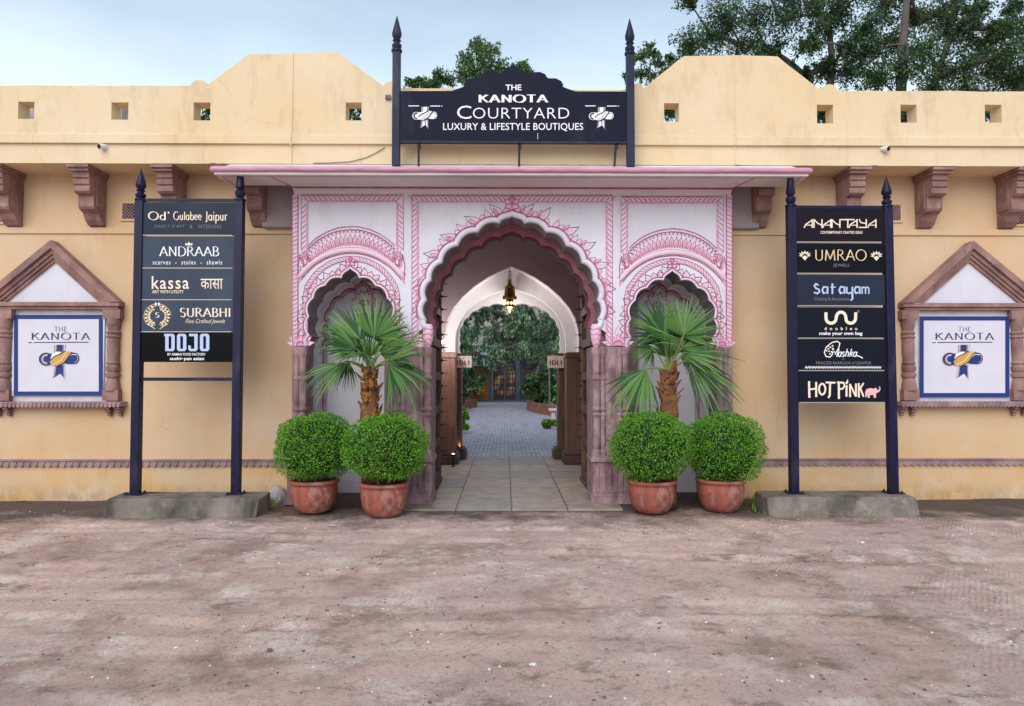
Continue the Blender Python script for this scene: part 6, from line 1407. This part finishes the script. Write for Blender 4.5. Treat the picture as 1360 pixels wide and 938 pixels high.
for px, py, lab in ((648.5, 529, 'terracotta pot with a leafy plant at the left of the shop doors'), (688.5, 530, 'terracotta pot with a leafy plant at the right of the shop doors')):
    b = gp(px, py); t = thing('potted_plant', lab, 'potted plant', (b.x, b.y, .012), 'pots beside the shop doors'); m = MB(); m.lathe(b.x, b.y, [(.15, .013), (.2, .2), (.24, .42), (.27, .43), (.27, .5), (.22, .5)], 16); m.build('pot', TERRA, t)
    rng = random.Random(px); m = MB()
    for i in range(330):
        v = rv(rng); p = Vector((b.x, b.y, .95)) + Vector((v.x * .65, v.y * .5, v.z * .55)); leaf_quad(m, p, (v + Vector((0, 0, .1))).normalized(), rv(rng), .2, .09, rng.choice((0, 1, 1, 2)))
    m.build('foliage', WEEPG, t, recalc=False)
    m = MB()
    for i in range(6): a = i; m.tube([(b.x, b.y, .45), (b.x + .15 * math.cos(a), b.y + .15 * math.sin(a), .8), (b.x + .3 * math.cos(a), b.y + .3 * math.sin(a), 1.1)], [.015, .01, .005], 5)
    m.build('stems', BARK, t)
# planters
def planter(px0, py0, px1, py1, bulge, h, label, n=12, th=.12):
    a, b = gp(px0, py0), gp(px1, py1); d = b - a; nrm = Vector((d.y, -d.x, 0)).normalized()
    if nrm.y > 0: nrm = -nrm
    m = MB(); po, pi = [], []
    for i in range(n + 1):
        u = i / n; p = a.lerp(b, u) + nrm * bulge * 4 * u * (1 - u); po.append(p); pi.append(p - nrm * th)
    k = n + 1; v = [(p.x, p.y, -.02) for p in po] + [(p.x, p.y, h) for p in po] + [(p.x, p.y, h) for p in pi] + [(p.x, p.y, -.02) for p in pi]
    m.add(v, [(r_ * k + i, r_ * k + i + 1, (r_ + 1) * k + i + 1, (r_ + 1) * k + i) for r_ in range(3) for i in range(n)] + [(0, k, 2 * k, 3 * k), (n, 3 * k + n, 2 * k + n, k + n)])
    o = m.build('planter_wall', mat('brown_planter', lin(150, 100, 82), .8, lin(112, 72, 60), 3, 1), None, .01); tag(o, label, 'planter', 'curved planter walls along the courtyard path')
planter(704, 541, 734, 553, .5, .42, 'curved brown planter wall under the big leafy clump on the right')
planter(612, 552, 634, 541, -.35, .4, 'curved brown planter wall on the left edge of the cobbled path')
planter(721, 566, 750, 567, .2, .22, 'low planter wall at the foot of the pale stone bench')
b = gp(741, 560); m = MB(); m.box(b.x - .3, b.x + .8, b.y - .2, b.y + .35, .36, .43); m.box(b.x - .22, b.x - .1, b.y - .12, b.y + .27, .012, .359); m.box(b.x + .6, b.x + .72, b.y - .12, b.y + .27, .012, .359); o = m.build('garden_bench', mat('pale_slab', lin(196, 180, 180), .7), None, .01); tag(o, 'pale stone slab bench beside the right-hand narrow pillar', 'bench')
b = gp(731, 551); m = MB(); m.tube([(b.x, b.y + .5, 0), (b.x, b.y + .5, 1.3), (b.x - .02, b.y + .5, Z(488, b.y + .5))], .035, 8); m.lathe(b.x - .02, b.y + .5, [(.05, Z(488, b.y + .5) - .02), (.06, Z(488, b.y + .5)), (.02, Z(488, b.y + .5) + .05)], 10); o = m.build('garden_post', mat('grey_post', lin(96, 98, 96), .7)); tag(o, 'thin grey post standing among the leaves of the right-hand planter', 'post')
bush('shrub', 'dark dense shrub on the left side of the cobbled path', 'shrub', 606, 548, [(612, 505, 11), (606, 520, 13), (615, 522, 9), (604, 500, 12), (618, 510, 7), (598, 530, 16), (606, 488, 10), (612, 532, 8)], .16, 260, 11, TREEG, G1, weights=(7, 3, 1))
bush('shrub', 'blue-green spiky plant under the left hanging board', 'shrub', 620, 540, [(620, 492, 9), (628, 498, 8), (612, 494, 8), (624, 508, 9), (634, 512, 7), (641, 505, 6)], .22, 150, 12, WEEPG, G1)
bush('shrub', 'bright green low plant nearest the left narrow pillar', 'shrub', 608, 576, [(613, 544, 8), (620, 552, 7), (610, 560, 9), (606, 572, 9), (618, 566, 6), (602, 552, 9)], .10, 190, 13, BOXG, G1, weights=(2, 4, 4))
bush('shrub', 'large dark leafy clump rising from the curved right-hand planter', 'shrub', 722, 547, [(705, 505, 9), (715, 498, 11), (727, 505, 10), (712, 516, 11), (724, 522, 12), (706, 524, 8), (736, 512, 10), (734, 528, 9), (698, 512, 7), (718, 532, 9), (742, 500, 12), (730, 492, 8)], .26, 170, 14, TREEG, G1, weights=(5, 4, 2))
bush('shrub', 'yellow-green leafy shrub just behind the right narrow pillar', 'shrub', 746, 556, [(742, 512, 8), (747, 522, 10), (740, 530, 6), (748, 505, 8)], .14, 170, 15, BOXG, G1, weights=(3, 4, 2))
bush('shrub', 'small trailing plant spilling over the low planter by the pale bench', 'shrub', 730, 570, [(722, 562, 5), (730, 559, 5), (738, 561, 5), (744, 559, 6), (726, 566, 4)], .09, 120, 16, BOXG, G1, weights=(3, 4, 2))
bush('shrub', 'plant with yellow blossoms in front of the ochre wall under the awning', 'shrub', 634, 534, [(633, 505, 5), (634, 511, 5), (630, 516, 6), (637, 518, 6)], .16, 90, 17, [TREEG[1], mat('yellow_petals', lin(214, 160, 44), .6), TREEG[2]], G1, weights=(3, 4, 2))
for i, (px, Y, hw, ht, lab) in enumerate(((588, 30, 1.7, 7.5, 'dense dark tree at the far left of the courtyard'), (762, 30, 1.7, 7.5, 'dense dark tree at the far right of the courtyard'))):
    x = X(px, Y); cl = []
    rr = random.Random(40 + i)
    for k in range(26): cl.append(((x + rr.uniform(-hw, hw) * .8, Y + rr.uniform(-1.2, 1.2), rr.uniform(1.0, ht)), rr.uniform(.7, 1.1)))
    tree('courtyard_tree', lab, 'tree', (x, Y + .3, 0), cl, .24, 240, .18, 40 + i, TREEG, G1, .6, weights=(6, 3, 1))
for i, (x, Y, lab) in enumerate(((-7.2, 13, 'bushy tree inside the courtyard, hidden behind the left of the gateway from the street'), (-6.5, 21, 'second bushy tree along the courtyard wall behind the left of the gateway'), (7.0, 14, 'bushy tree inside the courtyard, hidden behind the right of the gateway from the street'))):
    rr = random.Random(60 + i); tree('courtyard_tree', lab, 'tree', (x, Y, 0), [((x + rr.uniform(-1.5, 1.5), Y + rr.uniform(-1.5, 1.5), rr.uniform(.8, 3.6)), rr.uniform(.6, .9)) for k in range(16)], .2, 170, .12, 60 + i, TREEG, G1, .5)
# enclosing courtyard walls, out of direct view from the street
for s in (-1, 1):
    m = MB(); m.box(s * 9 - .15, s * 9 + .15, 4.45, 36, 0, 3.0); o = m.build('courtyard_wall', CREAM); tag(o, ('plain cream wall closing the courtyard on the ' + ('left' if s < 0 else 'right') + ', beyond the gate'), 'wall')

# ================================================================== GROUND LITTER
rng = random.Random(5); m = MB()
def stone(mb, x, y, r, mi):
    z = gheight(x, y); n = 6; b = len(mb.v); a0 = rng.uniform(0, 6)
    for k in range(n): a = a0 + k * 6.283 / n; q_ = r * rng.uniform(.7, 1.2); mb.v.append(Vector((x + q_ * math.cos(a), y + q_ * .8 * math.sin(a), z - r * .15)))
    for k in range(n): a = a0 + .3 + k * 6.283 / n; q_ = r * rng.uniform(.4, .75); mb.v.append(Vector((x + q_ * math.cos(a), y + q_ * .8 * math.sin(a), z + r * rng.uniform(.3, .6))))
    mb.f += [(b + k, b + (k + 1) % n, b + n + (k + 1) % n, b + n + k) for k in range(n)] + [tuple(b + n + k for k in range(n))]; mb.m += [mi] * (n + 1)
for i in range(15000):
    y = -8.0 + 7.4 * rng.random() ** .8; x = rng.uniform(-7.5, 7.5)
    d_ = noise.noise(Vector((x * .6, y * 1.0, 3.3)))
    if d_ < rng.uniform(-.35, .5): continue
    if abs(x) < 1.4 and y > -.75: continue
    stone(m, x, y, rng.choice((.003, .004, .005, .006, .007, .009, .012)) * (1 if rng.random() < .985 else 1.9), rng.choices((0, 1, 2), (6, 3, 2))[0])
o = m.build('pebbles', [mat('pebble_grey', lin(150, 138, 136), .9), mat('pebble_dark', lin(96, 84, 82), .9), mat('pebble_white', lin(206, 200, 200), .9)], None, recalc=False); tag(o, 'scattered pebbles and grit over the pinkish dirt', 'pebbles', kind='stuff')
m = MB()
for i in range(420):
    y = rng.uniform(-6.5, -.8) if rng.random() < .6 else rng.uniform(-1.5, -.7); x = rng.uniform(-6, 6)
    a = rng.uniform(0, 6.28); leaf_quad(m, Vector((x, y, gheight(x, y) + .006)), Vector((math.cos(a), math.sin(a), rng.uniform(-.02, .25))).normalized(), Vector((0, 0, 1)), rng.uniform(.02, .05), .016, rng.choice((0, 0, 1)))
o = m.build('dry_leaves', [mat('dry_leaf', lin(112, 84, 62), .8), mat('dry_leaf_pale', lin(160, 132, 100), .8)], None, recalc=False); tag(o, 'dry leaf litter and twigs scattered on the dirt', 'leaves', kind='stuff')
m = MB()
for i in range(260):
    p = gp(rng.gauss(1012, 9), rng.gauss(668, 6)) if i < 190 else gp(rng.gauss(352, 8), rng.gauss(668, 3)); x, y = p.x, p.y; a = rng.uniform(0, 6.28); q_ = rng.uniform(.04, .12)
    leaf_quad(m, Vector((x, y, gheight(x, y))), Vector((math.cos(a) * .6, math.sin(a) * .6, 1)).normalized(), Vector((math.cos(a), math.sin(a), 0)), q_, .014, rng.choice((0, 1, 2)))
o = m.build('weeds', BOXG, None, recalc=False); tag(o, 'wisps of green weed growing at the ends of the concrete footings', 'weeds', kind='stuff')
bm_ = bmesh.new(); bmesh.ops.create_icosphere(bm_, subdivisions=3, radius=.12); p = gp(366, 668)
for v in bm_.verts: v.co = Vector((v.co.x * .85, v.co.y * .8, v.co.z * .95)) * (1 + .25 * noise.noise(v.co * 9) + .12 * noise.noise(v.co * 22))
me = bpy.data.meshes.new('rock'); bm_.to_mesh(me); bm_.free(); me.materials.append(ROCK); o = bpy.data.objects.new('rock', me); COL.objects.link(o); o.location = (p.x, p.y + .1, .07); tag(o, 'pale rock lying between the concrete footing and the outermost left pot', 'rock')
